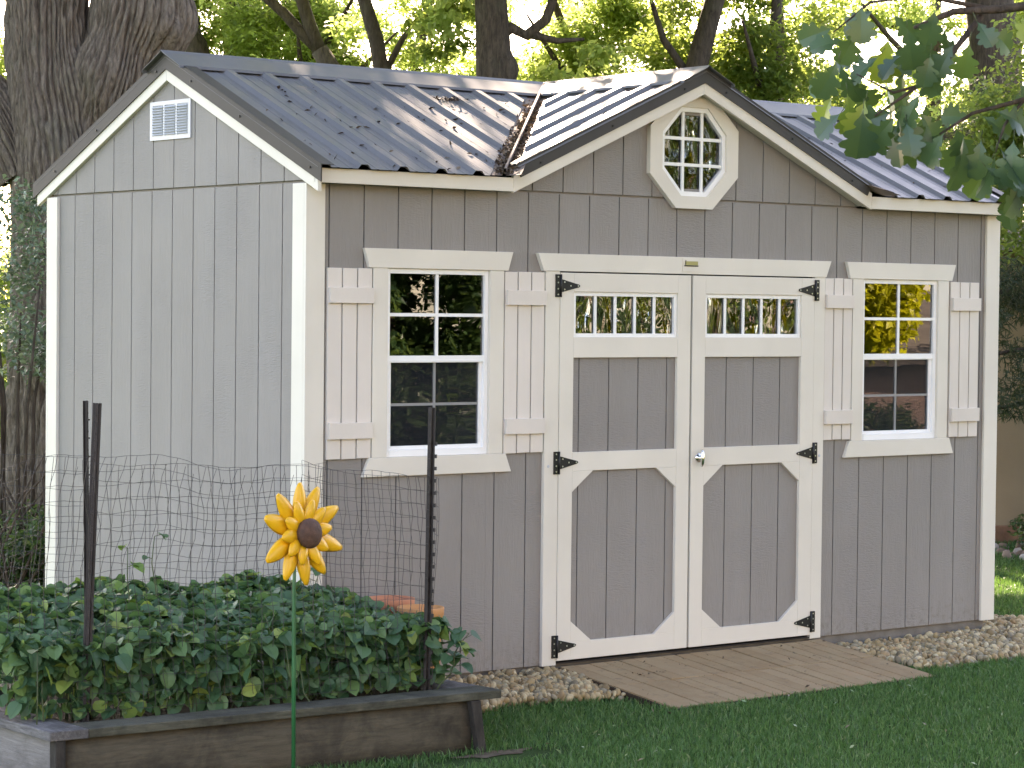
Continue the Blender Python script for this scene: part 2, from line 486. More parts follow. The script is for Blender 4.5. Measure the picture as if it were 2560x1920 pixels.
# eave fascia and soffits
for a, b in ((-.028, XC-1.2925), (XC+1.2925, 4.955)):
    mb = MB(); mb.box(a, b, FY0+.0003, FY1, 2.405, 2.474); mb.build('eave_fascia', M['trim'], shed, .002)
mb = MB(); mb.box(-.02, W+.02, D+.08, D+.1, 2.39, 2.47); mb.build('eave_fascia', M['trim'], shed)
for a, b in ((-.024, 1.166), (3.754, 4.953)): mb = MB(); mb.box(a, b, FY1+.0005, -.0186, 2.4185, 2.428); mb.build('soffit', M['trim'], shed)
mb = MB()
for p in band(XC, 1.28, 2.998, 2.986): mb.prism(p, FY1+.0005, -.0045)
mb.build('dormer_soffit', M['trim'], shed)

# ---- octagonal window
def octa(cx, cz, ax, az, c=.2929):
    return [(cx-ax+2*ax*c, cz-az), (cx+ax-2*ax*c, cz-az), (cx+ax, cz-az+2*az*c), (cx+ax, cz+az-2*az*c),
            (cx+ax-2*ax*c, cz+az), (cx-ax+2*ax*c, cz+az), (cx-ax, cz+az-2*az*c), (cx-ax, cz-az+2*az*c)]
def ring(mb, po, pi, d0, d1, mi=0):
    n = len(po)
    for i in range(n):
        j = (i+1) % n
        mb.prism([po[i], po[j], pi[j], pi[i]], d0, d1, 'y', mi)
OX, OZ = 2.455, 2.666
mb = MB(); ring(mb, octa(OX, OZ, .318, .302), octa(OX, OZ, .232, .236), -.034, -.0045)
ow = mb.build('octagon_window', M['trim'], shed)
mb = MB(); ring(mb, octa(OX, OZ, .2319, .2359), octa(OX, OZ, .208, .211), -.022, .004); mb.build('octagon_frame', M['vinyl'], ow)
mb = MB()
for t in (-.068, .068):
    mb.box(OX+t-.0085, OX+t+.0085, -.014, -.004, OZ-.2105, OZ+.2105); mb.box(OX-.2075, OX+.2075, -.0145, -.0042, OZ+t*1.02-.0085, OZ+t*1.02+.0085)
mb.build('muntin_grid', M['vinyl'], ow)
mb = MB(); mb.prism(octa(OX, OZ, .209, .212), .000, .002); mb.build('glass_pane', M['octglass'], ow)

# ---- sash windows
def window(cx):
    x0, x1 = cx-.3145, cx+.3145
    mb = MB()
    mb.box(x0-.088, x0, -.020, -.0005, 1.0945, 2.0115); mb.box(x1, x1+.088, -.020, -.0005, 1.0945, 2.0115)
    mb.prism([(cx-.427, 2.012), (cx+.427, 2.012), (cx+.457, 2.106), (cx-.457, 2.106)], -.0235, -.0005)
    mb.prism([(cx-.457, 1.002), (cx+.457, 1.002), (cx+.420, 1.094), (cx-.420, 1.094)], -.0235, -.0005)
    w = mb.build('window', M['trim'], shed, .002)
    mb = MB()
    f = .024
    mb.box(x0+.0005, x0+f, -.004, .028, 1.0948, 2.011); mb.box(x1-f, x1-.0005, -.004, .028, 1.0948, 2.011)
    mb.box(x0+f, x1-f, -.004, .028, 1.987, 2.011); mb.box(x0+f, x1-f, -.006, .028, 1.0948, 1.128)
    mb.box(x0+f, x1-f, -.001, .026, 1.553, 1.587)
    mb.box(x0+f, x1-f, -.003, .02, 1.5575, 1.566)
    # lower sash rails, set back
    mb.box(x0+f, x0+f+.02, .012, .026, 1.128, 1.553); mb.box(x1-f-.02, x1-f, .012, .026, 1.128, 1.553)
    mb.box(x0+f, x1-f, .0121, .026, 1.128, 1.146)
    mb.build('sash_frame', M['vinyl'], w, .0015)
    mb = MB()
    mb.box(cx-.0085, cx+.0085, .0035, .010, 1.587, 1.987); mb.box(x0+f, x1-f, .0036, .0099, 1.779, 1.795)
    mb.box(cx-.0065, cx+.0065, .019, .024, 1.146, 1.553); mb.box(x0+f+.02, x1-f-.02, .0191, .0239, 1.341, 1.354)
    mb.build('muntin_grid', M['vinyl'], w)
    mb = MB(); mb.box(x0+f, x1-f, .0105, .012, 1.587, 1.987); mb.build('glass_pane', M['glass'], w)
    mb = MB(); mb.box(x0+f+.02, x1-f-.02, .0245, .026, 1.146, 1.553); mb.build('glass_pane', M['glass'], w)
    mb = MB(); mb.add([(x0+f+.018, .017, 1.14), (x1-f-.018, .017, 1.14), (x1-f-.018, .017, 1.556), (x0+f+.018, .017, 1.556)], [(0, 1, 2, 3)])
    mb.build('insect_screen', M['screen'], w)
window(.7755); window(4.0995)

# ---- shutters
def shutter(x0, x1, zt=2.008, zb=1.094, dy=0):
    mb = MB(); n = 3; w = (x1-x0-.016)/3
    for i in range(n):
        a = x0 + i*(w+.008)
        j = R.uniform(-.0015, .0015)
        mb.box(a, a+w, -.019+dy, -.0005+dy, zb+j, zt+j)
    s = mb.build('shutter', M['shutter'], shed, .0015)
    for z0, z1 in ((1.84, 1.915), (1.19, 1.268)):
        mb = MB(); mb.box(x0+.003, x1-.001, -.039+dy, -.0195+dy, z0+zt-2.008, z1+zt-2.008); mb.build('batten', M['shutter'], s, .0015)
shutter(.108, .366); shutter(1.1855, 1.441); shutter(3.4725, 3.690, 2.012, 1.106); shutter(4.520, 4.768, 2.006, 1.098)

# ---- doors
mb = MB()
mb.box(1.448, 1.540, -.0215, -.0005, -.004, 2.0155); mb.box(3.386, 3.470, -.0215, -.0005, -.004, 2.0155)
mb.prism([(1.432, 2.016), (3.474, 2.016), (3.512, 2.106), (1.392, 2.106)], -.026, -.0005)
mb.disc((1.475, -.0215, 1.02), (0, -1, 0), .008, .003, 12, 1); mb.disc((3.44, -.0215, 1.02), (0, -1, 0), .008, .003, 12, 1)
mb.build('door_frame', [M['trim'], M['vent']], shed, .002)
mb = MB(); mb.box(1.53, 3.396, .034, .04, .0305, 2.016); mb.box(1.541, 3.385, -.018, .03, .0, .006); mb.build('door_threshold', M['dark'], shed)

def hinge(door, x, z, d):
    """T-hinge: upright leaf on the jamb, tapered strap on the door; d=+1 strap to the right"""
    mb = MB(); y = -.0256
    mb.box(min(x-d*.032, x-d*.004), max(x-d*.032, x-d*.004), y-.003, y+.0035, z-.058, z+.058)
    mb.tube([(x, y-.004, z-.058), (x, y-.004, z+.058)], .0055, 8)
    P = [(x+d*.004, z-.034), (x+d*.10, z-.012), (x+d*.122, z-.007), (x+d*.130, z), (x+d*.122, z+.007), (x+d*.10, z+.012), (x+d*.004, z+.034)]
    mb.prism(P, y-.003, y+.001)
    for zz in (-.045, -.016, .016, .045): mb.disc((x-d*.018, y-.003, z+zz), (0, -1, 0), .0042, .0012, 8, 1)
    for xx, zz in ((.025, .019), (.025, -.019), (.066, .0), (.116, 0)): mb.disc((x+d*xx, y-.003, z+zz), (0, -1, 0), .0042, .0012, 8, 1)
    mb.build('hinge', [M['black'], M['steel']], door)

def door(x0, x1, i0, i1, hx, d):
    """x0..x1 leaf, i0..i1 inner edges of the stiles"""
    ya, yb = -.0245, -.0045
    mb = MB(); z0, z1 = .018, 2.009
    mb.box(x0, i0, ya, yb, z0, z1); mb.box(i1, x1, ya, yb, z0, z1)
    for a, b in ((1.912, z1), (1.574, 1.678), (.990, 1.087), (z0, .109)): mb.box(i0, i1, ya+.0004, yb, a, b)
    cx_, cz_ = .142, .108
    for xs, sx in ((i0, 1), (i1, -1)):
        for zs, sz in ((.990, -1), (.109, 1)):
            mb.prism([(xs, zs), (xs+sx*cx_, zs), (xs, zs+sz*cz_)], ya+.0008, yb)
    dr = mb.build('door', M['trim'], shed, .0018)
    mb = MB(); g = [i0+.055+.2032*k for k in range(0, 5)] if d > 0 else [i0+.177+.2032*k for k in range(-1, 4)]
    planks(mb, i0-.02, i1+.02, [x for x in g if i0+.02 < x < i1-.02], .06, lambda u: 1.03, [], -.004, .014, 'y')
    planks(mb, i0-.02, i1+.02, [x for x in g if i0+.02 < x < i1-.02], 1.04, lambda u: 1.62, [], -.004, .014, 'y')
    mb.box(i0-.02, i1+.02, .009, .030, .031, 1.64)
    mb.box(i0-.06, i0-.005, -.0042, .030, 1.641, 2.0); mb.box(i1+.005, i1+.06, -.0042, .030, 1.641, 2.0); mb.box(i0-.005, i1+.005, -.0042, .03, 1.92, 2.0)
    mb.build('door_panel', M['siding'], dr, .0012)
    # transom light
    mb = MB(); f = .020; za, zb = 1.6785, 1.9115; a, b = i0+.0005, i1-.0005
    mb.box(a, a+f, -.014, .012, za, zb); mb.box(b-f, b, -.014, .012, za, zb); mb.box(a+f, b-f, -.014, .012, za, za+f); mb.box(a+f, b-f, -.014, .012, zb-f, zb)
    w = (b-a-2*f)/5
    for k in range(1, 5): mb.box(a+f+w*k-.0085, a+f+w*k+.0085, -.010, -.002, za+f, zb-f)
    mb.build('door_light_frame', M['vinyl'], dr, .001)
    mb = MB(); mb.box(a+f, b-f, .0, .002, za+f, zb-f); mb.build('glass_pane', M['wavy'], dr)
    for z in (1.942, 1.036, .092): hinge(dr, hx, z, d)
    return dr
dL = door(1.5425, 2.4485, 1.634, 2.356, 1.5412, 1)
dR = door(2.4635, 3.3835, 2.556, 3.283, 3.3848, -1)
mb = MB()
mb.lathe([(.0, 0), (.026, 0), (.026, .004), (.022, .010), (.010, .012), (.009, .03), (.0, .031)], (0, 0, 0), 20)
o_ = MB()
for v, f_, sm in zip([0], [0], [0]): pass
hx, hz = 2.5165, 1.034
o_.add([(hx+x, -.0246-z, hz+y) for x, y, z in mb.v], mb.f, 0, True)
o_.tube([(hx, -.052, hz-.045), (hx, -.056, hz-.03), (hx, -.058, hz), (hx, -.056, hz+.03), (hx, -.052, hz+.045)], [.006, .0095, .011, .0095, .006], 10)
o_.build('door_handle', M['chrome'], dR)
mb = MB(); mb.box(2.383, 2.497, -.030, -.0262, 2.030, 2.098, 0); mb.box(2.397, 2.488, -.033, -.0302, 2.064, 2.084, 1); mb.box(2.392, 2.490, -.034, -.0302, 2.057, 2.0625, 2); mb.box(2.397, 2.401, -.0345, -.0331, 2.064, 2.090, 2)
mb.build('name_plate', [M['trim'], M['brass'], M['black']], shed)
# ---- gable vent
mb = MB(); xv = -.0045
mb.box(xv-.002, xv-.0003, 1.040, 1.437, 2.667, 2.865)
for a, b in ((1.040, 1.437),):
    for y0, y1, z0, z1 in ((1.040, 1.066, 2.667, 2.865), (1.411, 1.437, 2.667, 2.865), (1.066, 1.411, 2.667, 2.689), (1.066, 1.411, 2.845, 2.865), (1.170, 1.186, 2.689, 2.845), (1.291, 1.307, 2.689, 2.845)):
        mb.box(xv-.007, xv-.0021, y0, y1, z0, z1)
for y0, y1 in ((1.066, 1.170), (1.186, 1.291), (1.307, 1.411)):
    for k in range(11):
        z = 2.692 + .0139*k
        mb.add([(xv-.0022, y0, z+.012), (xv-.0022, y1, z+.012), (xv-.013, y1, z+.001), (xv-.013, y0, z+.001), (xv-.0022, y0, z+.0105), (xv-.0022, y1, z+.0105), (xv-.0125, y1, z-.0005), (xv-.0125, y0, z-.0005)],
               [(0,1,2,3),(7,6,5,4),(0,4,5,1),(1,5,6,2),(2,6,7,3),(3,7,4,0)])
mb.build('gable_vent', M['vent'], shed)

# things kept inside, dimly seen through the left window
M['pale'] = simple('pale_sack_cloth', (.42, .40, .37), .8, 0, .3, .15, 4, .4, 30)
M['inwood'] = simple('bench_timber', (.12, .09, .065), .8, 0, .3, .25, 5)
wb = thing('workbench', 'timber workbench dimly seen inside behind the left shed window', 'workbench', (1.1, 1.7, 0))
mb = MB(); mb.box(.35, 2.2, 1.2, 2.1, 1.32, 1.37); mb.build('bench_top', M['inwood'], wb, .003)
for x in (.42, 2.13):
    for y in (1.28, 2.02):
        mb = MB(); mb.box(x-.04, x+.04, y-.04, y+.04, .03, 1.32); mb.build('leg', M['inwood'], wb, .003)
mb = MB(); mb.tube([(1.32, .62, 1.45), (1.30, .62, 1.7), (1.31, .63, 2.0), (1.30, .63, 2.2)], [.05, .075, .08, .03], 14)
tag(mb.build('rolled_cloth', M['pale'], None), 'pale rolled cloth hanging inside the right side of the left window', 'cloth')
mb = MB(); pts = [(.95, 1.0, 2.3)]
for k in range(14):
    t = k/13; pts.append((.95+.18*math.sin(t*2.2), 1.0, 2.25-.85*t))
mb.tube(pts, .018, 8); tag(mb.build('garden_hose', simple('grey_hose', (.2, .2, .21), .5), None), 'grey hose looped inside behind the left window', 'hose')

# ------------------------------------------------------------------ ground
GZ = -.12
def lawn_mat():
    q = N('lawn_soil'); c = q.coord()
    f = q.noise(c, 3, 6, .65)
    col = q.ramp(f, [(.3, (.022, .045, .012)), (.7, (.04, .075, .02))])
    return q.done(q.pr(col, .95, 0, .1, q.bump(q.noise(c, 60, 4), .8, .02)))
def gz(x, y):
    return GZ
bpy.ops.mesh.primitive_grid_add(x_subdivisions=40, y_subdivisions=40, size=400, location=(20, 20, GZ))
g = bpy.context.object; g.name = 'lawn'; g.data.materials.append(lawn_mat()); tag(g, kind='structure')

def in_poly(x, y, P):
    ins = np.zeros(len(x), bool); n = len(P); j = n-1
    for i in range(n):
        xi, yi = P[i]; xj, yj = P[j]
        c = ((yi > y) != (yj > y)) & (x < (xj-xi)*(y-yi)/(yj-yi+1e-12)+xi)
        ins ^= c; j = i
    return ins
GRAV_R = [(3.47, -.018), (3.52, -.30), (3.57, -.66), (3.75, -.73), (4.1, -.69), (4.5, -.70), (4.9, -.64), (5.25, -.56), (5.42, -.36), (5.44, .4), (5.40, 1.2), (4.93, 1.2), (4.95, -.018)]
GRAV_L = [(.2, -.018), (.2, -.5), (.62, -.50), (.9, -.42), (1.2, -.45), (1.42, -.50), (1.54, -.56), (1.55, -.30), (1.56, -.018)]
BED = [(-1.95, -1.13), (.10, -1.27), (.12, -.06), (-1.95, -.02)]
PAVE = [(1.552, -.03), (3.455, -.03), (3.47, -.93), (1.54, -.93)]
rng = np.random.default_rng(3)

def smooth_noise(x, y, sc, seed):
    r = np.random.default_rng(seed); v = np.zeros_like(x)
    for k in range(7):
        a = r.uniform(0, 2*np.pi); f = sc*r.uniform(.6, 1.8)
        v += np.sin((x*np.cos(a)+y*np.sin(a))*f + r.uniform(0, 6.28))
    return v/7
def blades(n, x0, x1, y0, y1, h, wd, keep_out=(), thin=None, seed=0):
    r = np.random.default_rng(seed)
    x = r.uniform(x0, x1, n); y = r.uniform(y0, y1, n)
    k = np.ones(n, bool)
    for P in keep_out: k &= ~in_poly(x, y, P)
    if thin is not None: k &= r.uniform(0, 1, n) < thin(x, y)
    x, y = x[k], y[k]; m = len(x)
    hh = h*r.uniform(.55, 1.25, m)*(1+.28*smooth_noise(x, y, 5, 5)); a = r.uniform(0, 6.28, m); ln = r.uniform(.1, .75, m)
    la = r.uniform(0, 6.28, m); w = wd*r.uniform(.7, 1.3, m)
    b = np.stack([x, y, np.full(m, GZ-.002)], 1)
    s = np.stack([np.cos(a)*w, np.sin(a)*w, np.zeros(m)], 1)
    ld = np.stack([np.cos(la)*ln, np.sin(la)*ln, np.zeros(m)], 1)*hh[:, None]
    mid = b + ld*.35; mid[:, 2] += hh*.6
    tip = b + ld; tip[:, 2] += hh*(1-.3*ln)
    V = np.stack([b-s, b+s, mid+s*.75, tip, mid-s*.75], 1).reshape(-1, 3)
    F = np.arange(m*5).reshape(m, 5)
    return V, F
M['grass'] = leaf_mat('grass_blades', [(0, (.028, .088, .028)), (.4, (.054, .145, .046)), (.75, (.090, .195, .066)), (.93, (.14, .25, .095)), (1, (.26, .30, .16))], (.16, .30, .03), .35, .42, .4)
dirt = lambda x, y: np.clip(1.1 - 1.15*np.exp(-(((x-.12)/.28)**2+((y+1.42)/.16)**2)) - 1.15*np.exp(-(((x+.6)/.9)**2+((y+1.47)/.10)**2)), 0, 1)
parts = [blades(230000, -2.6, 5.6, -4.2, .35, .040, .0019, [GRAV_R, GRAV_L, BED, PAVE, [(-.05, -.05), (4.98, -.05), (4.98, 3), (-.05, 3)]], dirt, 1),
         blades(70000, 4.9, 10.5, -.6, 4.6, .045, .0026, [GRAV_R, [(-.05, -.05), (4.98, -.05), (4.98, 3), (-.05, 3)]], None, 2),
         blades(30000, -6, 0, -1.2, 9, .06, .004, [BED], None, 3),
         blades(26000, 5.6, 9, -4.2, -.6, .045, .004, [], None, 4)]
o = 0; Vs = []; Fs = []
for v, f in parts: Vs.append(v); Fs.append(f+o); o += len(v)
lg = link('lawn_grass', mesh_np('lawn_grass', np.concatenate(Vs), np.concatenate(Fs)), M['grass'])
tag(lg, 'short mown green grass round the shed', 'grass', kind='stuff')
# clover dots in the lawn
# bare soil by the bed
q = N('bare_soil'); c = q.coord(); f = q.noise(c, 14, 6, .7)
M['soil'] = q.done(q.pr(q.ramp(f, [(.3, (.035, .028, .016)), (.7, (.085, .068, .040))]), .95, 0, .15, q.bump(f, .8, .02)))
mb = MB(); vs = [(.10+.20*math.cos(a)*(1+.25*math.sin(3*a)), -1.345+.06*math.sin(a)*(1+.3*math.sin(5*a)), GZ+.004) for a in [2*math.pi*k/28 for k in range(28)]]
mb.add(vs, [list(range(28))]); tag(mb.build('bare_soil', simple('dry_soil', (.11, .085, .058), .95, 0, .1, .35, 25, .6, 80)), kind='structure')

def bits(pts, size, seed, flat=.5):
    r = np.random.default_rng(seed); m = len(pts); p = np.asarray(pts)
    a = r.normal(size=(m, 3)); a[:, 2] *= flat; a /= np.linalg.norm(a, axis=1)[:, None]
    b = r.normal(size=(m, 3)); b[:, 2] *= flat; b -= a*(a*b).sum(1)[:, None]; b /= np.linalg.norm(b, axis=1)[:, None]
    L = size*r.uniform(.5, 1.4, m)[:, None]; wv = L*r.uniform(.18, .5, m)[:, None]
    up = np.array([0, 0, 1])*size*.15
    V = np.stack([p-a*L, p-b*wv+up, p+a*L, p+b*wv+up], 1).reshape(-1, 3)
    return mesh_np('bits', V, np.arange(m*4).reshape(m, 4))
# ---- pavers: a low brick ramp at the doors
M['paver'] = None
q = N('brick_pavers'); c = q.coord(); g_ = q.n('ShaderNodeNewGeometry')
col = q.ramp(g_.outputs['Random Per Island'], [(0, (.262, .174, .095)), (.5, (.286, .193, .107)), (1, (.312, .213, .122))])
st = q.noise(c, 7, 6, .7); col = q.mix(q.ramp(st, [(.4, 0), (.7, .6)]), col, (.32, .245, .145))
dk = q.noise(c, 16, 5, .7); col = q.mix(q.ramp(dk, [(.56, 0), (.74, .6)]), col, (.12, .09, .065))
M['paver'] = q.done(q.pr(col, .9, 0, .2, q.bump(q.noise(c, 90, 4, .7), .5, .004)))
pz = lambda y: -.010 - .098*(-y-.03)/.87
mb = MB(); nx = 19; bw = 1.9/nx
for i in range(nx):
    ofs = 0 if (i//2) % 2 == 0 else .0
    ys = [-.03, -.45, -.90]
    for k in range(2):
        x0 = 1.553+i*bw; a, b = ys[k], ys[k+1]
        dz = R.uniform(-.002, .002); gp = .005
        gx0 = .0058 if i % 4 == 0 else .0022; gx1 = .0058 if i % 4 == 3 else .0022
        p = [(x0+gx0, a-gp, pz(a)+dz), (x0+bw-gx1, a-gp, pz(a)+dz), (x0+bw-gx1, b+gp, pz(b)+dz), (x0+gx0, b+gp, pz(b)+dz)]
        vs = [(x, y, z-.06) for x, y, z in p] + p
        mb.add(vs, [(0,1,2,3),(7,6,5,4),(4,5,1,0),(5,6,2,1),(6,7,3,2),(7,4,0,3)])
pv = mb.build('paver_path', M['paver'], None, .0025); tag(pv, kind='structure')
mb = MB(); vs = [(1.545, -.03, pz(-.03)-.007), (3.462, -.03, pz(-.03)-.007), (3.462, -.905, pz(-.905)-.007), (1.545, -.905, pz(-.905)-.007)]
vs = [(x, y, -.2) for x, y, z in vs] + vs
mb.add(vs, [(0,1,2,3),(7,6,5,4),(4,5,1,0),(5,6,2,1),(6,7,3,2),(7,4,0,3)]); ob = mb.build('paver_bedding', simple('joint_sand', (.05, .036, .026), .95, 0, .1)); tag(ob, kind='structure')

pts = [(R.uniform(.2, 5.4), R.uniform(-3.6, -1.0), GZ+R.uniform(.030, .044)) for _ in range(150)]
M['palebits'] = leaf_mat('pale_lawn_bits', [(0, (.12, .20, .09)), (.6, (.22, .32, .16)), (1, (.42, .48, .34))], (.2, .3, .1), .2, .5, .4)
ob = link('clover_leaves', bits(pts, .011, 25), M['palebits']); tag(ob, 'pale clover leaves and scraps dotted over the lawn', 'clover', kind='stuff')
pts = [(R.uniform(.3, 5.3), R.uniform(-2.8, -1.0), GZ+R.uniform(.030, .042)) for _ in range(26)]
ob = link('lawn_litter', bits(pts, .014, 26), M['palebits'].copy()); ob.data.materials[0] = M['litterlawn'] = leaf_mat('dry_lawn_leaves', [(0, (.10, .07, .04)), (1, (.22, .16, .09))], (.1, .07, .03), .1); tag(ob, 'few dry brown leaves lying in the grass', 'leaf litter', kind='stuff')
# ---- river gravel
def ico(sub):
    bm = bmesh.new(); bmesh.ops.create_icosphere(bm, subdivisions=sub, radius=1)
    v = np.array([x.co[:] for x in bm.verts]); f = np.array([[w.index for w in t.verts] for t in bm.faces]); bm.free(); return v, f
IV, IF = ico(2)
def stones(P, n, z0, seed, zslope=None, smin=.011, smax=.027):
    r = np.random.default_rng(seed); Px = [p[0] for p in P]; Py = [p[1] for p in P]
    x = r.uniform(min(Px), max(Px), n*4); y = r.uniform(min(Py), max(Py), n*4)
    k = in_poly(x, y, P); x, y = x[k][:n], y[k][:n]; m = len(x); V = []; F = []
    for i in range(m):
        s = r.uniform(smin, smax)*(1.35 if r.uniform() < .08 else 1); sc = np.array([s, s*r.uniform(.65, .95), s*r.uniform(.5, .85)])
        d = IV*1.0
        for _ in range(3):
            ax = r.normal(size=3); ax /= np.linalg.norm(ax); d = d*(1+.14*np.sin(2.2*(IV@ax)+r.uniform(0, 6))[:, None])
        d = d*sc; a = Euler(r.uniform(0, 6.28, 3)*np.array([.25, .25, 1])).to_matrix(); d = d@np.array(a).T
        zz = z0 + r.uniform(-.014, .014) + (zslope(x[i], y[i]) if zslope else 0)
        V.append(d+np.array([x[i], y[i], zz])); F.append(IF+i*len(IV))
    return np.concatenate(V), np.concatenate(F)
q = N('river_stones'); g_ = q.n('ShaderNodeNewGeometry'); c = q.coord()
col = q.ramp(g_.outputs['Random Per Island'], [(0, (.30, .215, .105)), (.18, (.37, .285, .155)), (.36, (.17, .122, .062)), (.5, (.45, .365, .22)), (.63, (.24, .205, .135)), (.75, (.31, .215, .115)), (.90, (.51, .43, .28)), (.95, (.13, .11, .072))], 'CONSTANT')
col = q.mix(q.ramp(q.noise(c, 70, 5), [(.4, 0), (.75, .5)]), col, (.25, .2, .13))
M['stones'] = q.done(q.pr(col, .7, 0, .35))
hump = lambda x, y: .038*np.clip((y+.75)/.75, 0, 1)
v, f = stones(GRAV_R, 4200, -.105, 11, hump); tag(link('river_gravel', mesh_np('river_gravel', v, f, True), M['stones']), 'tan and grey river stones along the shed right of the pavers', 'gravel', 'river stones bordering the shed', kind='stuff')
v, f = stones(GRAV_L, 2300, -.095, 12, lambda x, y: .065*np.clip((y+.5)/.5, 0, 1)); tag(link('river_gravel', mesh_np('river_gravel', v, f, True), M['stones']), 'pale river stones between the raised bed and the pavers', 'gravel', 'river stones bordering the shed', kind='stuff')
for P, zb in ((GRAV_R, GZ+.006), (GRAV_L, GZ+.006)):
    mb = MB(); mb.add([(x, y, zb) for x, y in P], [list(range(len(P)))]); tag(mb.build('gravel_base', M['soil']), kind='structure')

# ---- dry debris on roof, valley and pavers
M['litter'] = leaf_mat('dry_leaf_litter', [(0, (.035, .025, .018)), (.4, (.065, .046, .033)), (.75, (.105, .075, .052)), (1, (.19, .145, .105))], (.12, .08, .04), .12, .8, .2)
M['litterdark'] = leaf_mat('dark_leaf_bits', [(0, (.02, .016, .013)), (.6, (.05, .036, .026)), (1, (.16, .12, .08))], (.06, .04, .03), .1, .7, .3)
pts = []
for k in range(1500):
    t = R.random()**.8; y = -.12 + (YC-.12)*(1-t)*.98; x = XC-(YC-y); w = R.gauss(0, .036)*(1.3-.75*(y/YC if y > 0 else 0))
    if abs(w) > .105 or abs(w) < .006: continue
    if w < 0: px, py = x+w, y
    else: px, py = x, y-w
    pts.append((px, py, ZR-SL*(YC-y) + R.uniform(.0, .016)))
ob = link('valley_litter', bits(pts, .014, 21), M['litter']); tag(ob, 'brown dead leaves packed into the left roof valley', 'leaf litter', kind='stuff')
pts = []
for k in range(170):
    y = R.uniform(-.1, .95); x = R.uniform(.1, KL+y-.1) if R.random() < .62 else R.uniform(max(2.5, KR-y+.12), 4.9)
    if x < .05: continue
    if R.random() < .5: x = rib_x[min(range(len(rib_x)), key=lambda i: abs(rib_x[i]-x))] + R.choice((-.04, .04)) + R.gauss(0, .008)
    pts.append((x, y, ZR-SL*(YC-y)+.006))
for k in range(70): pts.append((1.50+R.gauss(0, .05), .90+R.gauss(0, .03), ZR-SL*(YC-.90)+R.uniform(.004, .02)))
for k in range(26):
    x = R.uniform(1.6, 2.4); y = R.uniform(-.08, .5)
    if x-y > KL+.15: pts.append((x, y, ZR-SL*(XC-x)+.006))
ob = link('roof_debris', bits(pts, .018, 22), M['litterdark']); tag(ob, 'small dark twigs and leaf bits scattered on the metal roof', 'leaf litter', kind='stuff')
pts = [(R.uniform(1.6, 3.45), y, pz(y)+.006) for y in [R.uniform(-.85, -.06) for _ in range(46)]]
pts += [(1.92+R.gauss(0, .05), -.33+R.gauss(0, .02), pz(-.33)+.006) for _ in range(12)]
ob = link('paver_litter', bits(pts, .011, 23), M['litter']); tag(ob, 'few dry leaf scraps lying on the brick pavers', 'leaf litter', kind='stuff')

# ------------------------------------------------------------------ raised bed
M['bedtop'] = wood_mat('weathered_cap_board', (.038, .038, .028), (.115, .112, .084), (.022, .022, .017), (2, 16, 16), .35)
M['bedtopy'] = wood_mat('weathered_cap_board_side', (.05, .046, .046), (.21, .20, .20), (.03, .028, .028), (16, 2, 16), .2)
M['bedside'] = wood_mat('weathered_bed_plank', (.050, .043, .031), (.108, .093, .067), (.026, .023, .018), (1.3, 9, 12), .3)
M['bedend'] = wood_mat('grey_bed_plank', (.13, .12, .115), (.24, .225, .22), (.10, .092, .088), (9, 1.3, 14), .1)
M['bedpost'] = wood_mat('dark_bed_post', (.022, .02, .018), (.06, .053, .047), (.012, .011, .01), (14, 14, 2), .3)
ZC = .150
bed = thing('raised_bed', 'weathered grey timber raised garden bed full of bean plants', 'raised bed', (-.9, -.6, GZ))
mb = MB(); mb.prism([(-1.797, -1.166), (.172, -1.296), (.175, -1.135), (-1.797, -1.003)], ZC-.036, ZC, 'z'); mb.build('cap_board', M['bedtop'], bed, .004)
mb = MB(); mb.prism([(-1.964, -1.154), (-1.799, -1.166), (-1.799, .11), (-1.972, .11)], ZC-.037, ZC+.001, 'z'); mb.build('cap_board', M['bedtopy'], bed, .004)
mb = MB(); mb.prism([(-1.797, -.05), (-.08, -.14), (-.08, .02), (-1.797, .11)], ZC-.037, ZC+.0005, 'z'); mb.build('cap_board', M['bedtop'], bed, .004)
mb = MB(); mb.prism([(.014, -1.122), (.174, -1.133), (.118, -.145), (-.04, -.145)], ZC-.0375, ZC-.001, 'z'); mb.build('cap_board', M['bedtopy'], bed, .004)
mb = MB()
n = 24; vs = []
for i in range(n+1):
    t = i/n; x = -1.895 + t*(.045+1.895); y = -1.112 - .130*t; bow = .012*math.sin(t*math.pi)
    for dz, dy in ((0, 0), (.07, -.006), (.15, -.004), (ZC-.038-GZ, .003)):
        vs.append((x, y-bow+dy, GZ+dz-.02*(dz == 0)))
fs = []
for i in range(n):
    for k in range(3): a = i*4+k; fs.append((a, a+4, a+5, a+1))
mb.add(vs, fs, 0, True); ob = mb.build('side_plank', M['bedside'], bed)
md = ob.modifiers.new('thick', 'SOLIDIFY'); md.thickness = .035; md.offset = -1
mb = MB(); mb.prism([(-1.936, -1.10), (-1.90, -1.10), (-1.90, .05), (-1.945, .05)], GZ-.03, ZC-.0385, 'z'); mb.build('end_plank', M['bedend'], bed, .003)
mb = MB(); mb.prism([(.03, -1.2), (.065, -1.2), (.06, -.16), (.025, -.16)], GZ-.03, ZC-.0385, 'z'); mb.build('end_plank', M['bedside'], bed, .003)
mb = MB(); mb.prism([(-1.9, -.02), (-.05, -.10), (-.05, -.06), (-1.9, .03)], GZ-.03, ZC-.0385, 'z'); mb.build('side_plank', M['bedside'], bed)
mb = MB(); mb.prism([(-1.936, GZ-.03), (-1.892, GZ-.03), (-1.892, ZC-.038), (-1.936, ZC-.038)], -1.150, -1.1005); mb.build('corner_post', M['bedpost'], bed, .003)
mb = MB(); mb.prism([(.062, GZ-.03), (.100, GZ-.03), (.062, ZC-.038), (.008, ZC-.038)], -1.290, -1.254); mb.build('corner_post', M['bedpost'], bed, .003)
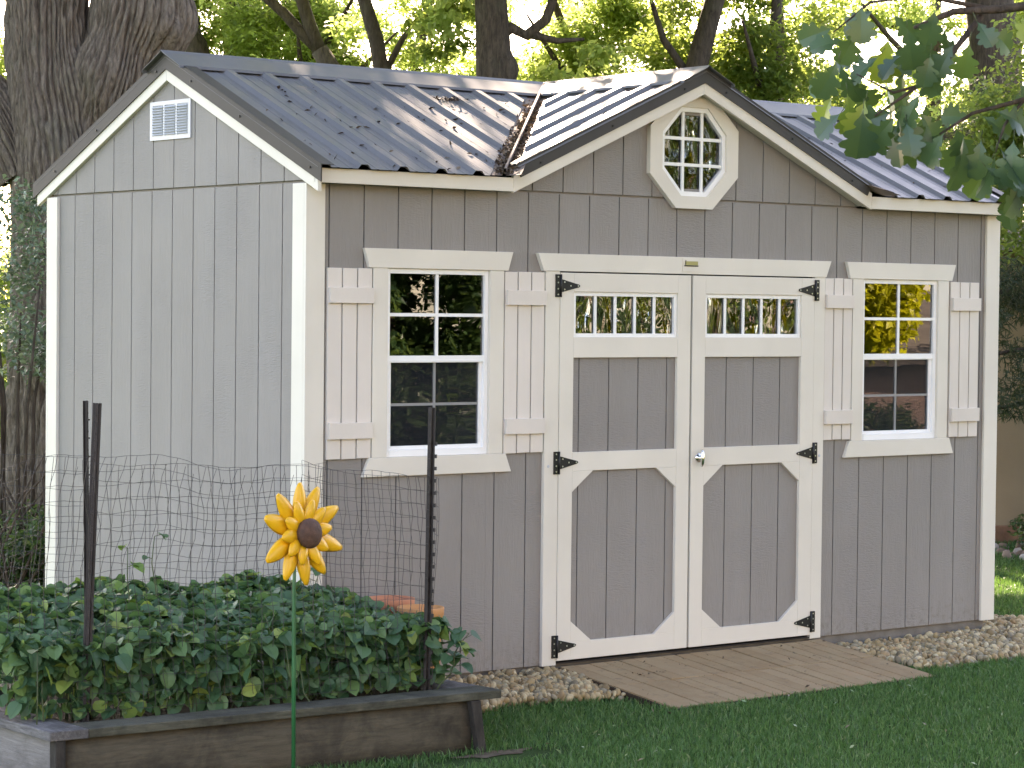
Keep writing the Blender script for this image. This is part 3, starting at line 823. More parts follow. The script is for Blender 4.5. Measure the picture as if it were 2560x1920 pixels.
mb = MB(); mb.prism([(-1.89, -1.07), (.03, -1.19), (.03, -.1), (-1.89, -.03)], GZ, ZC-.03, 'z'); ob = mb.build('bed_soil', M['soil'], bed)

# ---- bean plants
def leaf_shape(kind):
    if kind == 'bean':     # pointed heart folded along the midrib; x across, y along
        out = [(0, 0), (.30, -.06), (.50, .18), (.50, .48), (.30, .80), (0, 1.0)]
    elif kind == 'oval':
        out = [(0, 0), (.20, .25), (.24, .55), (.13, .85), (0, 1.0)]
    elif kind == 'far':
        out = [(0, 0), (.27, .42), (0, 1.0)]
    elif kind == 'oak':
        out = [(0, 0), (.02, .10), (.08, .19), (.15, .27), (.17, .33), (.10, .37), (.16, .42), (.31, .47), (.37, .54), (.31, .60), (.24, .62), (.36, .67), (.43, .74), (.38, .80), (.25, .82), (.28, .89), (.22, .96), (.10, .97), (0, 1.0)]
    n = len(out)
    mid = [(0, y) for x, y in out]
    return out, mid
def leaves_np(P, A, Nn, size, kind, fold=.25, droop=.25, r=None):
    """P base points, A leaf axes, Nn normals, size lengths -> verts, faces (quads)"""
    out, mid = leaf_shape(kind); k = len(out); m = len(P)
    A = A/np.linalg.norm(A, axis=1)[:, None]
    B = np.cross(Nn, A); B /= np.linalg.norm(B, axis=1)[:, None]+1e-9
    C = np.cross(A, B)
    V = np.zeros((m, 3*k, 3))
    dr = droop*(r.uniform(.3, 1.6, m) if r is not None else 1)
    for j, (x, y) in enumerate(out):
        base = P + A*(y*size)[:, None] - C*(dr*size*y*y)[:, None]
        V[:, j] = base
        V[:, k+j] = base + B*(x*size)[:, None] + C*(fold*x*size)[:, None]
        V[:, 2*k+j] = base - B*(x*size)[:, None] + C*(fold*x*size)[:, None]
    q = []
    for j in range(k-1):
        q.append((j, j+1, k+j+1, k+j)); q.append((j, 2*k+j, 2*k+j+1, j+1))
    q = np.array(q)
    F = (q[None]+(np.arange(m)*3*k)[:, None, None]).reshape(-1, 4)
    return V.reshape(-1, 3), F
M['bean'] = leaf_mat('bean_leaf', [(0, (.030, .082, .042)), (.35, (.046, .116, .054)), (.65, (.070, .152, .066)), (.85, (.10, .19, .066)), (.95, (.15, .235, .055)), (1, (.23, .30, .065))], (.14, .28, .05), .30, .5, .4)
M['beanstem'] = simple('bean_stem', (.055, .075, .03), .6, 0, .4, .2)
r = np.random.default_rng(31)
def bean_top(x, y):
    s = (x+1.95)/2.1
    yy = np.clip((y+.95)/.85, 0, 1)
    return .45 - .02*s + (.20-.11*s)*yy + .075*smooth_noise(x, y, 9, 3)
P_, A_, N_, L_ = [], [], [], []
stem_pts = []
while len(P_) < 5200:
    x = r.uniform(-1.97, .06); y = r.uniform(-1.14, -.06)
    s = (x+1.95)/2.05; yf = -.82 - .19*s
    top = bean_top(np.array([x]), np.array([y]))[0]
    front = np.exp(-((y-yf)/.13)**2)
    u = r.uniform()
    if u < .68: z = top - abs(r.normal(0, .045))
    elif front > .15: z = r.uniform(.15, top)
    else: z = top - r.uniform(.05, .25)
    if y < yf-.05 and not (r.uniform() < .05 and y > yf-.16): continue
    if u >= .68 and front <= .15 and r.uniform() < .6: continue
    if z < .24 and r.uniform() < .6: continue
    if False and front <= .15 and r.uniform() < .6: continue
    az = r.uniform(0, 6.28)
    tilt = r.uniform(-.8, .25) if z > top-.08 else r.uniform(-1.3, .1)
    if front > .3 and z < top-.06: az = -1.57 + r.normal(0, .9)
    a = np.array([np.cos(az)*np.cos(tilt), np.sin(az)*np.cos(tilt), np.sin(tilt)])
    nn = np.array([r.normal(0, .5), r.normal(0, .5)-.15*front, 1.0])
    P_.append((x, y, z)); A_.append(a); N_.append(nn); L_.append(r.uniform(.042, .080))
    if r.uniform() < .03: stem_pts.append((x, y, z))
for k in range(900):
    x = r.uniform(-1.95, .05); s = (x+1.95)/2.05; y = -.83-.19*s + r.normal(0, .035)
    top = bean_top(np.array([x]), np.array([y]))[0]; az = r.uniform(0, 6.28); tilt = r.uniform(-1.2, .3)
    P_.append((x, y, r.uniform(.165, top))); A_.append(np.array([np.cos(az)*np.cos(tilt), np.sin(az)*np.cos(tilt), np.sin(tilt)]))
    N_.append(np.array([r.normal(0, .6), r.normal(0, .6)-.2, 1.0])); L_.append(r.uniform(.035, .072))
v, f = leaves_np(np.array(P_), np.array(A_), np.array(N_), np.array(L_), 'bean', .3, .3, r)
me = mesh_np('bean_leaves', v, f, False)
ob = link('bean_foliage', me, M['bean']); tag(ob, 'dense dark green bean foliage filling the raised bed', 'bean plants', kind='stuff')
mb = MB()
for x, y, z in stem_pts:
    b = (x+r.normal(0, .04), min(max(y+r.normal(0, .04), -1.12), -.1), .10)
    mb.tube([b, ((x+b[0])/2+r.normal(0, .01), (y+b[1])/2+r.normal(0, .01), z*.55), (x, y, z)], [.0032, .0028, .002], 5)
for k in range(60):
    x = r.uniform(-1.85, .02); y = -.74-.19*(x+1.95)/2.05+r.normal(0, .03); b = (x, y, .09); h = r.uniform(.2, .42)
    mb.tube([b, (x+r.normal(0, .02), y+r.normal(0, .02), .1+h*.6), (x+r.normal(0, .04), y+r.normal(0, .03), .1+h)], [.003, .0026, .002], 5)
ob = mb.build('bean_stalks', M['beanstem']); tag(ob, 'thin pale green bean stalks rising from the bed soil', 'bean plants', kind='stuff')
def sprig(name, label, base, h, n, seed, lean=(0, 0), size=.06, mat='bean'):
    r = np.random.default_rng(seed); t = thing(name, label, 'bean plant', base)
    mb = MB(); P = []; A = []; Nn = []; L = []
    path = [(lean[0]*k/6+.012*math.sin(k*1.7+seed), lean[1]*k/6+.012*math.cos(k*1.3), h*k/6) for k in range(7)]
    mb.tube(path, [.0035]*4+[.003, .0025, .002], 6)
    for k in range(n):
        q = .3+.7*k/(n-1); i = min(5, int(q*6)); fr_ = q*6-i; p = np.array(path[i])*(1-fr_)+np.array(path[i+1])*fr_
        az = k*2.4+r.uniform(-.4, .4); d = np.array([np.cos(az), np.sin(az), .3])*r.uniform(.02, .05); e = p+d
        mb.tube([tuple(p), tuple(e)], .0016, 5)
        for da in ((0, -.9, .9) if k % 2 else (0,)):
            a2 = az+da; P.append(e); A.append((np.cos(a2), np.sin(a2), r.uniform(-.8, .1))); Nn.append((r.normal(0, .2), r.normal(0, .2)-.3, 1)); L.append(size*r.uniform(.7, 1.2))
    ob = mb.build('stem', M['beanstem']); ob.parent = t
    v, f = leaves_np(np.array(P), np.array(A), np.array(Nn), np.array(L), 'bean', .3, .3, r)
    ob = link('leaves', mesh_np('leaves', v, f), M[mat]); ob.parent = t
M['beanlight'] = leaf_mat('young_bean_leaf', [(0, (.06, .14, .03)), (.5, (.11, .21, .04)), (1, (.17, .27, .05))], (.2, .34, .05), .35, .42, .4)
sprig('bean_plant', 'tall pale bean shoot climbing above the others left of the sunflower', (-1.30, -.55, .12), .66, 7, 1, (.05, .02), .055, 'beanlight')
sprig('bean_plant', 'dark wilted bean shoot with curled leaves just left of the sunflower', (-1.08, -.45, .12), .70, 6, 2, (.0, .0), .04)
sprig('bean_plant', 'leafy bean shoot standing above the mass right of the sunflower', (-.50, -.75, .12), .55, 8, 3, (.06, -.02), .06)
sprig('bean_plant', 'low bean plant spilling over the right end of the raised bed', (-.02, -1.08, .12), .26, 10, 4, (.14, -.03), .07)

pts = [(x, -.93-.15*(x+1.95)/2.05+R.gauss(0, .04), ZC-.022) for x in [R.uniform(-1.85, .1) for _ in range(170)]]
ob = link('bed_litter', bits(pts, .012, 24), M['litter']); tag(ob, 'dry leaf scraps along the inner edge of the raised bed', 'leaf litter', kind='stuff')
# ------------------------------------------------------------------ posts and wire mesh
M['post'] = simple('dark_brown_post_paint', (.022, .017, .017), .5, .2, .4, .3, 20, .3, 60)
def upost(label, b, t, width, depth, ang, holes, studs=0, sx=1):
    """U-channel garden post, base b to top t, flat side turned by ang"""
    b, t = Vector(b), Vector(t); L = (t-b).length
    root = thing('fence_post', label, 'fence post', b, 0, 'dark posts round the raised bed')
    zax = (t-b).normalized(); xax = Vector((math.cos(ang), math.sin(ang), 0)); xax = (xax-zax*xax.dot(zax)).normalized(); yax = zax.cross(xax)
    rot = Matrix((xax, yax, zax)).transposed()
    mb = MB(); w = width/2; th = .003
    pr = [(-w, 0), (-w*.45, 0), (-w*.3, -depth), (w*.3, -depth), (w*.45, 0), (w, 0), (w, th), (w*.35, th), (w*.2, -depth+th), (-w*.2, -depth+th), (-w*.35, th), (-w, th)]
    mb.prism(pr, -.1, L, 'z')
    for k in range(holes):
        z = L-.05-k*.075
        mb.disc((0, -depth-.0006, z), (0, 1, 0), .0045, .0005, 8, 1)
        mb.box(-.006, .006, -depth-.007, -depth, z-.030, z-.024)
    for k in range(studs):
        z = L-.16-k*.054
        mb.box(sx*w-.002, sx*w+.010, -.006, .006, z-.008, z+.008)
    mb.v = [tuple(rot @ Vector(p)) for p in mb.v]
    ob = mb.build('post', [M['post'], M['dark']], None); ob.parent = root
    return root
CA = math.atan2(-.6252, .7804)     # direction that looks broadside from the bed front
upost('wider left post with holes, leaning right beside a thin one', (-1.657, -.868, .06), (-1.603, -.868, 1.420), .036, .016, CA+.1, 16)
upost('thin left post seen edge on, crossing behind the wider one', (-1.60, -.80, .06), (-1.628, -.815, 1.428), .026, .012, CA+1.0, 12)
upost('right post with studs along its edge, standing before the left window', (-.062, -1.054, .06), (-.044, -1.054, 1.384), .034, .018, CA-.35, 10, 22, 1)

M['wire'] = simple('rusty_grey_wire', (.055, .052, .055), .5, .5, .5, .25, 12)
def mesh_panel(a, b, z0, ztop, seed, amp=.012, dx=.051, dz=.062, shear=0, sag=0, topskip=0):
    """one run of welded wire from a to b (plan points); ztop(t) gives the upper edge"""
    mb = MB(); a, b = Vector((*a, 0)), Vector((*b, 0)); L = (b-a).length; d = (b-a)/L; nrm = Vector((-d.y, d.x, 0))
    nv = int(L/dx); rr = random.Random(seed)
    ph = [rr.uniform(0, 6.28) for _ in range(8)]
    def warp(s, z):
        t = s/L; zt = ztop(t); q = (z-z0)/(zt-z0)
        s2 = s + amp*(1.6*math.sin(3.1*s+ph[0]+2*q)+math.sin(7.3*s+ph[1]+5*z)+.6*math.sin(17*z+ph[2])) + shear*q*q
        z2 = z + amp*(.8*math.sin(4.3*s+ph[3]+3*q)+.6*math.sin(11*s+ph[4]))*(.4+q)
        o = 2.2*amp*(math.sin(2.3*s+ph[5]+2*q)+.6*math.sin(6*z+ph[6]))
        return a + d*s2 + nrm*o + Vector((0, 0, z2))
    for i in range(nv+1):
        s = L*i/nv; zt = ztop(s/L) - (rr.uniform(0, .05) if rr.random() < topskip else 0)
        n = 16; mb.tube([warp(s+.003*math.sin(9*k+i), z0+(zt-z0)*k/n) for k in range(n+1)], .00112, 4, 0, False)
    nh = int((ztop(.5)-z0)/dz)
    for k in range(nh+1):
        q = k/nh; n = max(10, int(L/.045))
        mb.tube([warp(L*i/n, z0+(ztop(i/n)-z0)*q + .0022*math.sin(i*1.9+k)) for i in range(n+1)], .00108, 4, 0, False)
    return mb
wf = thing('wire_fence', 'sagging grey wire mesh fence around the bean bed', 'fence', (-.9, -.6, .1))
mesh_panel((-1.66, -.90), (-.04, -1.075), .17, lambda t: 1.205-.13*t-.012*math.sin(t*6), 1, .010, shear=-.035).build('mesh_panel', M['wire'], wf)
mesh_panel((-2.35, -.35), (-.10, -.17), .2, lambda t: 1.165-.06*t-.02*math.sin(t*9), 2, .016, shear=.05, topskip=.5).build('mesh_panel', M['wire'], wf)
mesh_panel((-1.66, -.89), (-2.35, -.35), .17, lambda t: 1.205-.03*t, 3, .010).build('mesh_panel', M['wire'], wf)
mesh_panel((-.04, -1.075), (.03, -.95), .17, lambda t: 1.075, 4, .006).build('mesh_panel', M['wire'], wf)
mesh_panel((.03, -.95), (-.10, -.17), .2, lambda t: 1.07+.03*t, 5, .010, shear=.03).build('mesh_panel', M['wire'], wf)

# ------------------------------------------------------------------ sunflower stake
M['petal'] = simple('yellow_petal_enamel', (.74, .40, .018), .28, 0, .5, .1, 9)
M['petalrim'] = simple('ochre_petal_edge', (.60, .22, .012), .3, 0, .5, .1)
M['cone'] = simple('brown_flower_centre', (.085, .042, .028), .7, 0, .4, .3, 40, 1.0, 120)
M['stake'] = simple('green_stake_enamel', (.012, .10, .035), .35, 0, .5, .15)
SF = Vector((-1.055, -1.50, GZ))
sf = thing('sunflower_stake', 'big yellow garden sunflower ornament with brown centre on a green stake', 'garden ornament', SF)
hc = Vector((-1.014, -1.530, .912))    # centre of the disc
mb = MB(); mb.tube([(SF.x, SF.y, GZ-.15), (SF.x-.004, SF.y, .35), (SF.x-.006, SF.y, .70), (SF.x-.002, SF.y-.004, .93)], [.0085, .0085, .0075, .006], 10)
mb.tube([(SF.x-.002, SF.y-.004, .93), (hc.x-.02, hc.y+.012, hc.z+.005)], .007, 8); mb.build('stake', M['stake'], sf)
fz = Vector((.16, -.98, .07)).normalized(); fx = Vector((0, 0, 1)).cross(fz); fx = -fx.normalized() if fx.x < 0 else fx.normalized(); fy = fz.cross(fx)
if fy.z < 0: fy = -fy
def fpt(x, y, z): return hc + fx*x + fy*y + fz*z
def petal(ang, L, w, back, tilt, name='petal'):
    """puffed petal: a flattened pointed pod with a rolled edge"""
    nU, nV = 12, 12; vs = []; fs = []
    for i in range(nU+1):
        t = i/nU; ww = w*(math.sin(math.pi*min(1, t*.93+.035))**.62)*(1-.18*t); th = w*.52*(math.sin(math.pi*(t*.96+.02)))**.75
        for k in range(nV):
            a = 2*math.pi*k/nV; ca, sa = math.cos(a), math.sin(a)
            rim = 1+.10*(abs(ca) > .95)
            x = .030+L*t; y = ww*ca*rim; z = th*sa*(1 if sa > 0 else .45)
            z += .010*math.sin(math.pi*t)*0 - tilt*x*x*3 + back
            # turn in the flower plane
            vs.append(fpt(x*math.cos(ang)-y*math.sin(ang), x*math.sin(ang)+y*math.cos(ang), z))
    for i in range(nU):
        for k in range(nV):
            a = i*nV+k; b = i*nV+(k+1) % nV; fs.append((a, b, b+nV, a+nV))
    fs.append(tuple(range(nV))); fs.append(tuple(range(nU*nV, (nU+1)*nV)))
    mb = MB(); mb.add(vs, fs, 0, True)
    mb.build(name, M['petal'], sf)
r2 = random.Random(4)
for k in range(10):
    petal(math.radians(93+k*36+r2.uniform(-6, 6)), .186+r2.uniform(-.014, .014), .038, -.050, -.10)
for k in range(10):
    petal(math.radians(75+k*36+r2.uniform(-5, 5)), .106+r2.uniform(-.008, .008), .030, -.020, -.25)
mb = MB(); vs = []; fs = []; n = 20
for i in range(7):
    ph = i/6*math.pi/2
    for k in range(n):
        a = 2*math.pi*k/n; rr = .0615*math.cos(ph)
        vs.append(fpt(rr*math.cos(a), rr*math.sin(a), .010+.030*math.sin(ph)))
for i in range(6):
    for k in range(n): a = i*n+k; b = i*n+(k+1) % n; fs.append((a, b, b+n, a+n))
mb.add(vs, fs, 0, True)
mb.add([fpt(.0615*math.cos(2*math.pi*k/n), .0615*math.sin(2*math.pi*k/n), .010) for k in range(n)] + [fpt(.05*math.cos(2*math.pi*k/n), .05*math.sin(2*math.pi*k/n), -.03) for k in range(n)],
       [(k, (k+1) % n, n+(k+1) % n, n+k) for k in range(n)], 0, True)
mb.build('flower_centre', M['cone'], sf)

# ------------------------------------------------------------------ terracotta pots
M['terra'] = simple('terracotta', (.50, .205, .115), .75, 0, .3, .2, 7, .2, 60)
M['terra2'] = simple('orange_terracotta', (.50, .235, .095), .7, 0, .3, .2, 7, .2, 60)
def pot(label, c, h, r0, mat):
    mb = MB()
    mb.lathe([(.0, .0), (r0*.80, .0), (r0*.93, h*.80), (r0*.95, h-.055), (r0*1.02, h-.053), (r0*1.04, h-.004), (r0*1.02, h), (r0*.93, h), (r0*.91, h-.03), (r0*.86, h*.7), (.0, h*.68)], c, 36)
    ob = mb.build('flower_pot', mat); tag(ob, label, 'flower pot', 'terracotta pots by the shed wall'); return ob
pot('taller terracotta pot close against the shed under the left window', (.395, -.155, -.09), .52, .112, M['terra'])
pot('orange terracotta pot behind the right fence post, nearer the bed', (.372, -.425, -.10), .515, .108, M['terra2'])

# ------------------------------------------------------------------ trees
M['bark'] = bark_mat('oak_bark', (.055, .044, .036), (.26, .21, .168), 2.4)
M['bark2'] = bark_mat('dark_bark', (.028, .022, .018), (.11, .085, .066), 1.5)
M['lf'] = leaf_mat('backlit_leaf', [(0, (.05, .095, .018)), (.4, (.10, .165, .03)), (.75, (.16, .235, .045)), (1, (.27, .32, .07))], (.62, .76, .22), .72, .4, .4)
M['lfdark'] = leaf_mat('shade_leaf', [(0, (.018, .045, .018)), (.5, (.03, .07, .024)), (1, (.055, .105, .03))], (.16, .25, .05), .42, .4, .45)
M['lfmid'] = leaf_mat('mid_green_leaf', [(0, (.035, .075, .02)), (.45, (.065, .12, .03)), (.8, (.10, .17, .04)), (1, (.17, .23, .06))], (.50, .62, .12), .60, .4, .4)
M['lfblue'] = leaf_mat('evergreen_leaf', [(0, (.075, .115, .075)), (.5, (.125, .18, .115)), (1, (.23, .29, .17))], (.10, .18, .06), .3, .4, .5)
M['lfgold'] = leaf_mat('golden_leaf', [(0, (.22, .24, .012)), (.5, (.36, .36, .015)), (1, (.50, .46, .02))], (.55, .56, .03), .5, .45, .35)
M['needle'] = leaf_mat('pine_needles', [(0, (.018, .032, .016)), (.6, (.034, .055, .026)), (1, (.075, .085, .035))], (.10, .13, .04), .25, .5, .3)

DENS = 13
SDIR = np.array([.42, .76, .50]); SDIR /= np.linalg.norm(SDIR)
FLECKS = [((7.35, 1.58, -.1), .42), ((6.9, 1.9, -.1), .34), ((7.8, 1.25, -.1), .38), ((8.2, 1.0, -.1), .38), ((1.75, .40, 2.74), .20), ((2.1, .05, 2.9), .13), ((2.0, .75, 2.88), .10), ((1.35, .62, 2.80), .07), ((1.12, .22, 2.63), .10), ((1.0, .45, 2.73), .06), ((.55, .95, 2.95), .05), ((1.75, .95, 2.95), .06)]
def crown_np(clumps, per, size, seed, kind='oval', flat=.6, droop=.2, down=-.25):
    """clumps: list of (x,y,z,r); leaves sit in a shell-biased ball round each clump centre"""
    r = np.random.default_rng(seed); P = []; 
    for x, y, z, rad in clumps:
        n = int(per*DENS*(rad**2)) + 6
        d = r.normal(size=(n, 3)); d /= np.linalg.norm(d, axis=1)[:, None]
        rr = rad*(r.uniform(0, 1, n)**.5)[:, None]*r.uniform(.75, 1.15, n)[:, None]
        q = d*rr; q[:, 2] *= flat
        P.append(q + np.array([x, y, z]))
    P = np.concatenate(P)
    for o, rad in FLECKS:
        v = P - np.array(o); t = v@SDIR; dd = np.linalg.norm(v - t[:, None]*SDIR, axis=1)
        P = P[~((dd < rad) & (t > 0))]; v = None
    m = len(P)
    az = r.uniform(0, 6.28, m); tl = r.normal(down, .45, m)
    A = np.stack([np.cos(az)*np.cos(tl), np.sin(az)*np.cos(tl), np.sin(tl)], 1)
    Nn = r.normal(size=(m, 3))*.55 + np.array([0, 0, 1])
    return leaves_np(P, A, Nn, size*r.uniform(.65, 1.25, m), kind, .12, droop, r)

def bark_tube(mb, pts, rads, seg, step, amp, seed, fiss=13, burls=()):
    """finely divided trunk with real bark ridges"""
    pts = [Vector(p) for p in pts]; P = []; Q = []
    for i in range(len(pts)-1):          # Catmull-Rom
        p0 = pts[max(i-1, 0)]; p1 = pts[i]; p2 = pts[i+1]; p3 = pts[min(i+2, len(pts)-1)]
        n = max(2, int((p2-p1).length/step))
        for k in range(n + (i == len(pts)-2)):
            t = k/n
            P.append(.5*((2*p1)+(p2-p0)*t+(2*p0-5*p1+4*p2-p3)*t*t+(3*p1-p0-3*p2+p3)*t**3)); Q.append(rads[i]*(1-t)+rads[i+1]*t)
    vs = []; fs = []; u = None; acc = 0
    for i, (p, rd) in enumerate(zip(P, Q)):
        t = (P[min(i+1, len(P)-1)]-P[max(i-1, 0)]).normalized()
        if u is None: u = t.orthogonal().normalized()
        u = (u-t*u.dot(t)).normalized(); w = t.cross(u)
        if i: acc += (P[i]-P[i-1]).length
        for k in range(seg):
            a = 2*math.pi*k/seg; d = u*math.cos(a)+w*math.sin(a)
            nv = Vector((math.cos(a)*2.2+seed, math.sin(a)*2.2, acc*.9))
            wv = noise.noise(nv)*1.6 + .7*noise.noise(nv*2.7)
            br = noise.noise(Vector((math.cos(a)*5, math.sin(a)*5+seed, acc*4.5)))
            b2 = noise.noise(Vector((math.cos(a)*9+3, math.sin(a)*9+seed, acc*8)))
            ridge = abs(math.sin(fiss*a*.5 + 2.2*wv + 1.3*br + .5*b2))
            h = -amp*(1-ridge)**2.2 + amp*.35*br + amp*.4*b2 + rd*.10*noise.noise(nv*.6)
            for bp, bs, bh in burls:
                dd = ((p+d*rd)-Vector(bp)).length/bs
                if dd < 1: h += bh*(1-dd*dd)**2
            vs.append(p+d*(rd+h))
    n = len(P)
    for i in range(n-1):
        for k in range(seg):
            a = i*seg+k; b = i*seg+(k+1) % seg; fs.append((a, b, b+seg, a+seg))
    mb.add(vs, fs, 0, True)

def tree(name, label, base, trunk, limbs, clumps, per, size, leaf, bark, seed, kind='far', cat='tree', group=None, flat=.6, fine=None, burls=(), down=-.25):
    """trunk: (points, radii); limbs: list of the same; all world coordinates"""
    t = thing(name, label, cat, base, 0, group)
    mb = MB()
    if fine: bark_tube(mb, trunk[0], trunk[1], fine[0], fine[1], fine[2], seed, fine[3], burls)
    else: mb.tube(trunk[0], trunk[1], 12)
    tr = mb.build('trunk', bark, t, fix=False)
    for lp, lr in limbs:
        mb = MB()
        if fine and max(lr) > .16: bark_tube(mb, lp, lr, fine[0], fine[1], fine[2], seed+3, fine[3], burls)
        else: mb.tube(lp, lr, 10)
        mb.build('limb', bark, tr, fix=False)
    if clumps:
        v, f = crown_np(clumps, per, size, seed, kind, flat, .2, down)
        link('crown', mesh_np('crown', v, f), leaf, t)
    return t
def scatter(c, rx, ry, rz, n, r0, r1, seed, hollow=.25):
    r = random.Random(seed); out = []
    while len(out) < n:
        x, y, z = (r.uniform(-1, 1) for _ in range(3)); d = x*x+y*y+z*z
        if hollow < d < 1: out.append((c[0]+x*rx, c[1]+y*ry, c[2]+z*rz, r.uniform(r0, r1)))
    return out
VR = Vector((.78, -.625, 0)); VF = Vector((.625, .78, 0))       # across / along the view on the ground
def pt(depth, s, z): p = Vector((CAM.x, CAM.y, 0)) + VF*depth + VR*s; return (p.x, p.y, z)

# big old oak left behind the shed
ok = lambda s, z, d=0: (1.36+.78*s+.625*d, 5.60-.625*s+.78*d, z)
tree('oak_tree', 'massive old oak with furrowed bark and split trunk behind the shed left', ok(.34, GZ),
     ([ok(.30, -.3), ok(.33, .25), ok(.36, 1.2), ok(.375, 2.1), ok(.36, 2.8), ok(.25, 3.4), ok(.235, 4.2), ok(.20, 6.0), ok(.0, 9)], [.62, .46, .385, .365, .37, .285, .265, .22, .08]),
     [([ok(.46, 2.2), ok(.55, 2.75), ok(.68, 3.25), ok(.79, 3.75), ok(.92, 4.5), ok(1.4, 6), ok(2.2, 8)], [.25, .27, .27, .275, .26, .2, .08]),
      ([ok(.10, 2.7), ok(-.10, 3.1), ok(-.38, 3.45), ok(-.9, 4.2), ok(-1.8, 6)], [.2, .2, .17, .14, .06])],
     scatter((1.4, 6.0, 8.6), 3.6, 3.6, 2.6, 60, .5, 1.0, 41), 150, .12, M['lf'], M['bark'], 5, fine=(240, .02, .050, 46),
     burls=((ok(1.04, 3.75), .42, .20), (ok(.62, 3.35, -.2), .35, .10), (ok(1.0, 3.3), .3, .09), (ok(.30, 1.5, -.2), .4, .05)))
# straight oak with a burl rising behind the ridge
tree('oak_tree', 'dark oak trunk with a knob and side branch rising behind the middle of the ridge', (8.25, 9.1, GZ),
     ([(8.36, 9.0, -.3), (8.33, 9.03, 1), (8.30, 9.06, 2.6), (8.275, 9.08, 3.6), (8.26, 9.10, 4.4), (8.23, 9.13, 5.2), (8.1, 9.2, 8)], [.30, .24, .20, .185, .165, .15, .08]),
     [([(8.26, 9.10, 4.42), (8.40, 8.98, 4.52), (8.52, 8.90, 4.45), (8.66, 8.78, 4.60), (8.72, 8.72, 4.85), (9.1, 8.5, 5.6)], [.085, .06, .055, .05, .045, .02]),
      ([(8.55, 8.88, 4.46), (8.75, 8.72, 4.40), (8.95, 8.55, 4.42)], [.045, .03, .015])],
     scatter((8.6, 9.6, 6.6), 2.6, 2.6, 1.7, 34, .45, .8, 42) + [(*pt(24.3, s, z), rr) for s, z, rr in ((-.75, 4.6, .30), (-.62, 4.95, .35), (.45, 4.05, .3), (.8, 4.3, .28))],
     150, .11, M['lf'], M['bark2'], 9, fine=(60, .05, .014, 18), burls=(((8.41, 8.97, 4.12), .2, .07),))
# forked slim tree between
tree('forked_tree', 'slim leaning tree with a forked stem above the left part of the ridge', pt(28, -1.0, GZ),
     ([(9.95, 12.85, -.2), (9.75, 13.0, 1.5), (9.60, 13.12, 3.2), (9.44, 13.26, 4.25), (9.22, 13.45, 4.70)], [.16, .15, .135, .12, .10]),
     [([(9.22, 13.45, 4.70), (9.09, 13.57, 4.86), (8.92, 13.71, 5.10), (8.78, 13.83, 5.26), (8.2, 14.2, 6)], [.075, .065, .06, .055, .02]),
      ([(9.22, 13.45, 4.68), (9.14, 13.52, 4.95), (9.07, 13.60, 5.28), (9.0, 13.7, 6.4)], [.085, .08, .07, .03])],
     scatter((9.2, 13.8, 6.4), 2.2, 2.2, 1.1, 22, .4, .7, 43) + [(*pt(28.6, s, z), rr) for s, z, rr in ((-2.9, 4.5, .35), (-2.2, 4.05, .4), (-.9, 4.1, .35), (-.4, 4.6, .4), (-.2, 3.9, .35), (-1.9, 5.0, .3))],
     140, .10, M['lf'], M['bark2'], 12)
tree('slender_tree', 'slender leaning tree carrying a dark green leaf clump left of the middle oak', pt(26, -.6, GZ),
     ([(8.9, 11.2, -.2), (8.75, 11.3, 2.2), (8.64, 11.34, 3.9), (8.55, 11.42, 4.6), (8.45, 11.52, 5.05), (8.3, 11.7, 6.5)], [.11, .10, .09, .08, .07, .03]),
     [([(8.6, 11.38, 4.2), (8.75, 11.25, 4.6), (8.9, 11.1, 4.9)], [.04, .03, .02])],
     [(*pt(25.6, s, z), rr) for s, z, rr in ((-.95, 4.75, .28), (-.72, 4.9, .3), (-.85, 4.45, .26), (-.6, 4.55, .25), (-1.0, 4.15, .22), (-.85, 3.85, .26), (-1.1, 3.8, .22), (-.62, 4.15, .18), (-.45, 4.9, .25), (-.35, 5.2, .35), (-.9, 5.3, .4))],
     300, .08, M['lfmid'], M['bark2'], 14)
tree('thin_tree', 'thin trunk with a bulge, far off just right of the big oak', (10.66, 17.45, GZ),
     ([(10.6, 17.5, -.2), (10.62, 17.47, 3.0), (10.62, 17.48, 4.75), (10.66, 17.45, 5.1), (10.63, 17.49, 5.7), (10.5, 17.6, 8)], [.17, .16, .155, .17, .10, .05]),
     [([(10.64, 17.46, 4.8), (10.9, 17.25, 5.1), (11.2, 17.0, 5.7)], [.07, .05, .03])],
     scatter((10.6, 17.8, 7.2), 2.4, 2.4, 1.3, 20, .5, .8, 44), 120, .11, M['lf'], M['bark2'], 15)
tree('thin_tree', 'short grey leaning stem beside the big oak, just over the roof peak', (9.2, 16.0, GZ),
     ([(9.6, 15.7, -.2), (9.4, 15.88, 3.4), (9.27, 15.99, 4.6), (9.2, 16.05, 4.95), (9.08, 16.15, 5.25), (8.8, 16.4, 6.5)], [.17, .16, .15, .14, .11, .05]), [],
     scatter((9.0, 16.4, 6.8), 2.0, 2.0, 1.0, 14, .45, .7, 45), 120, .11, M['lf'], M['bark2'], 16)
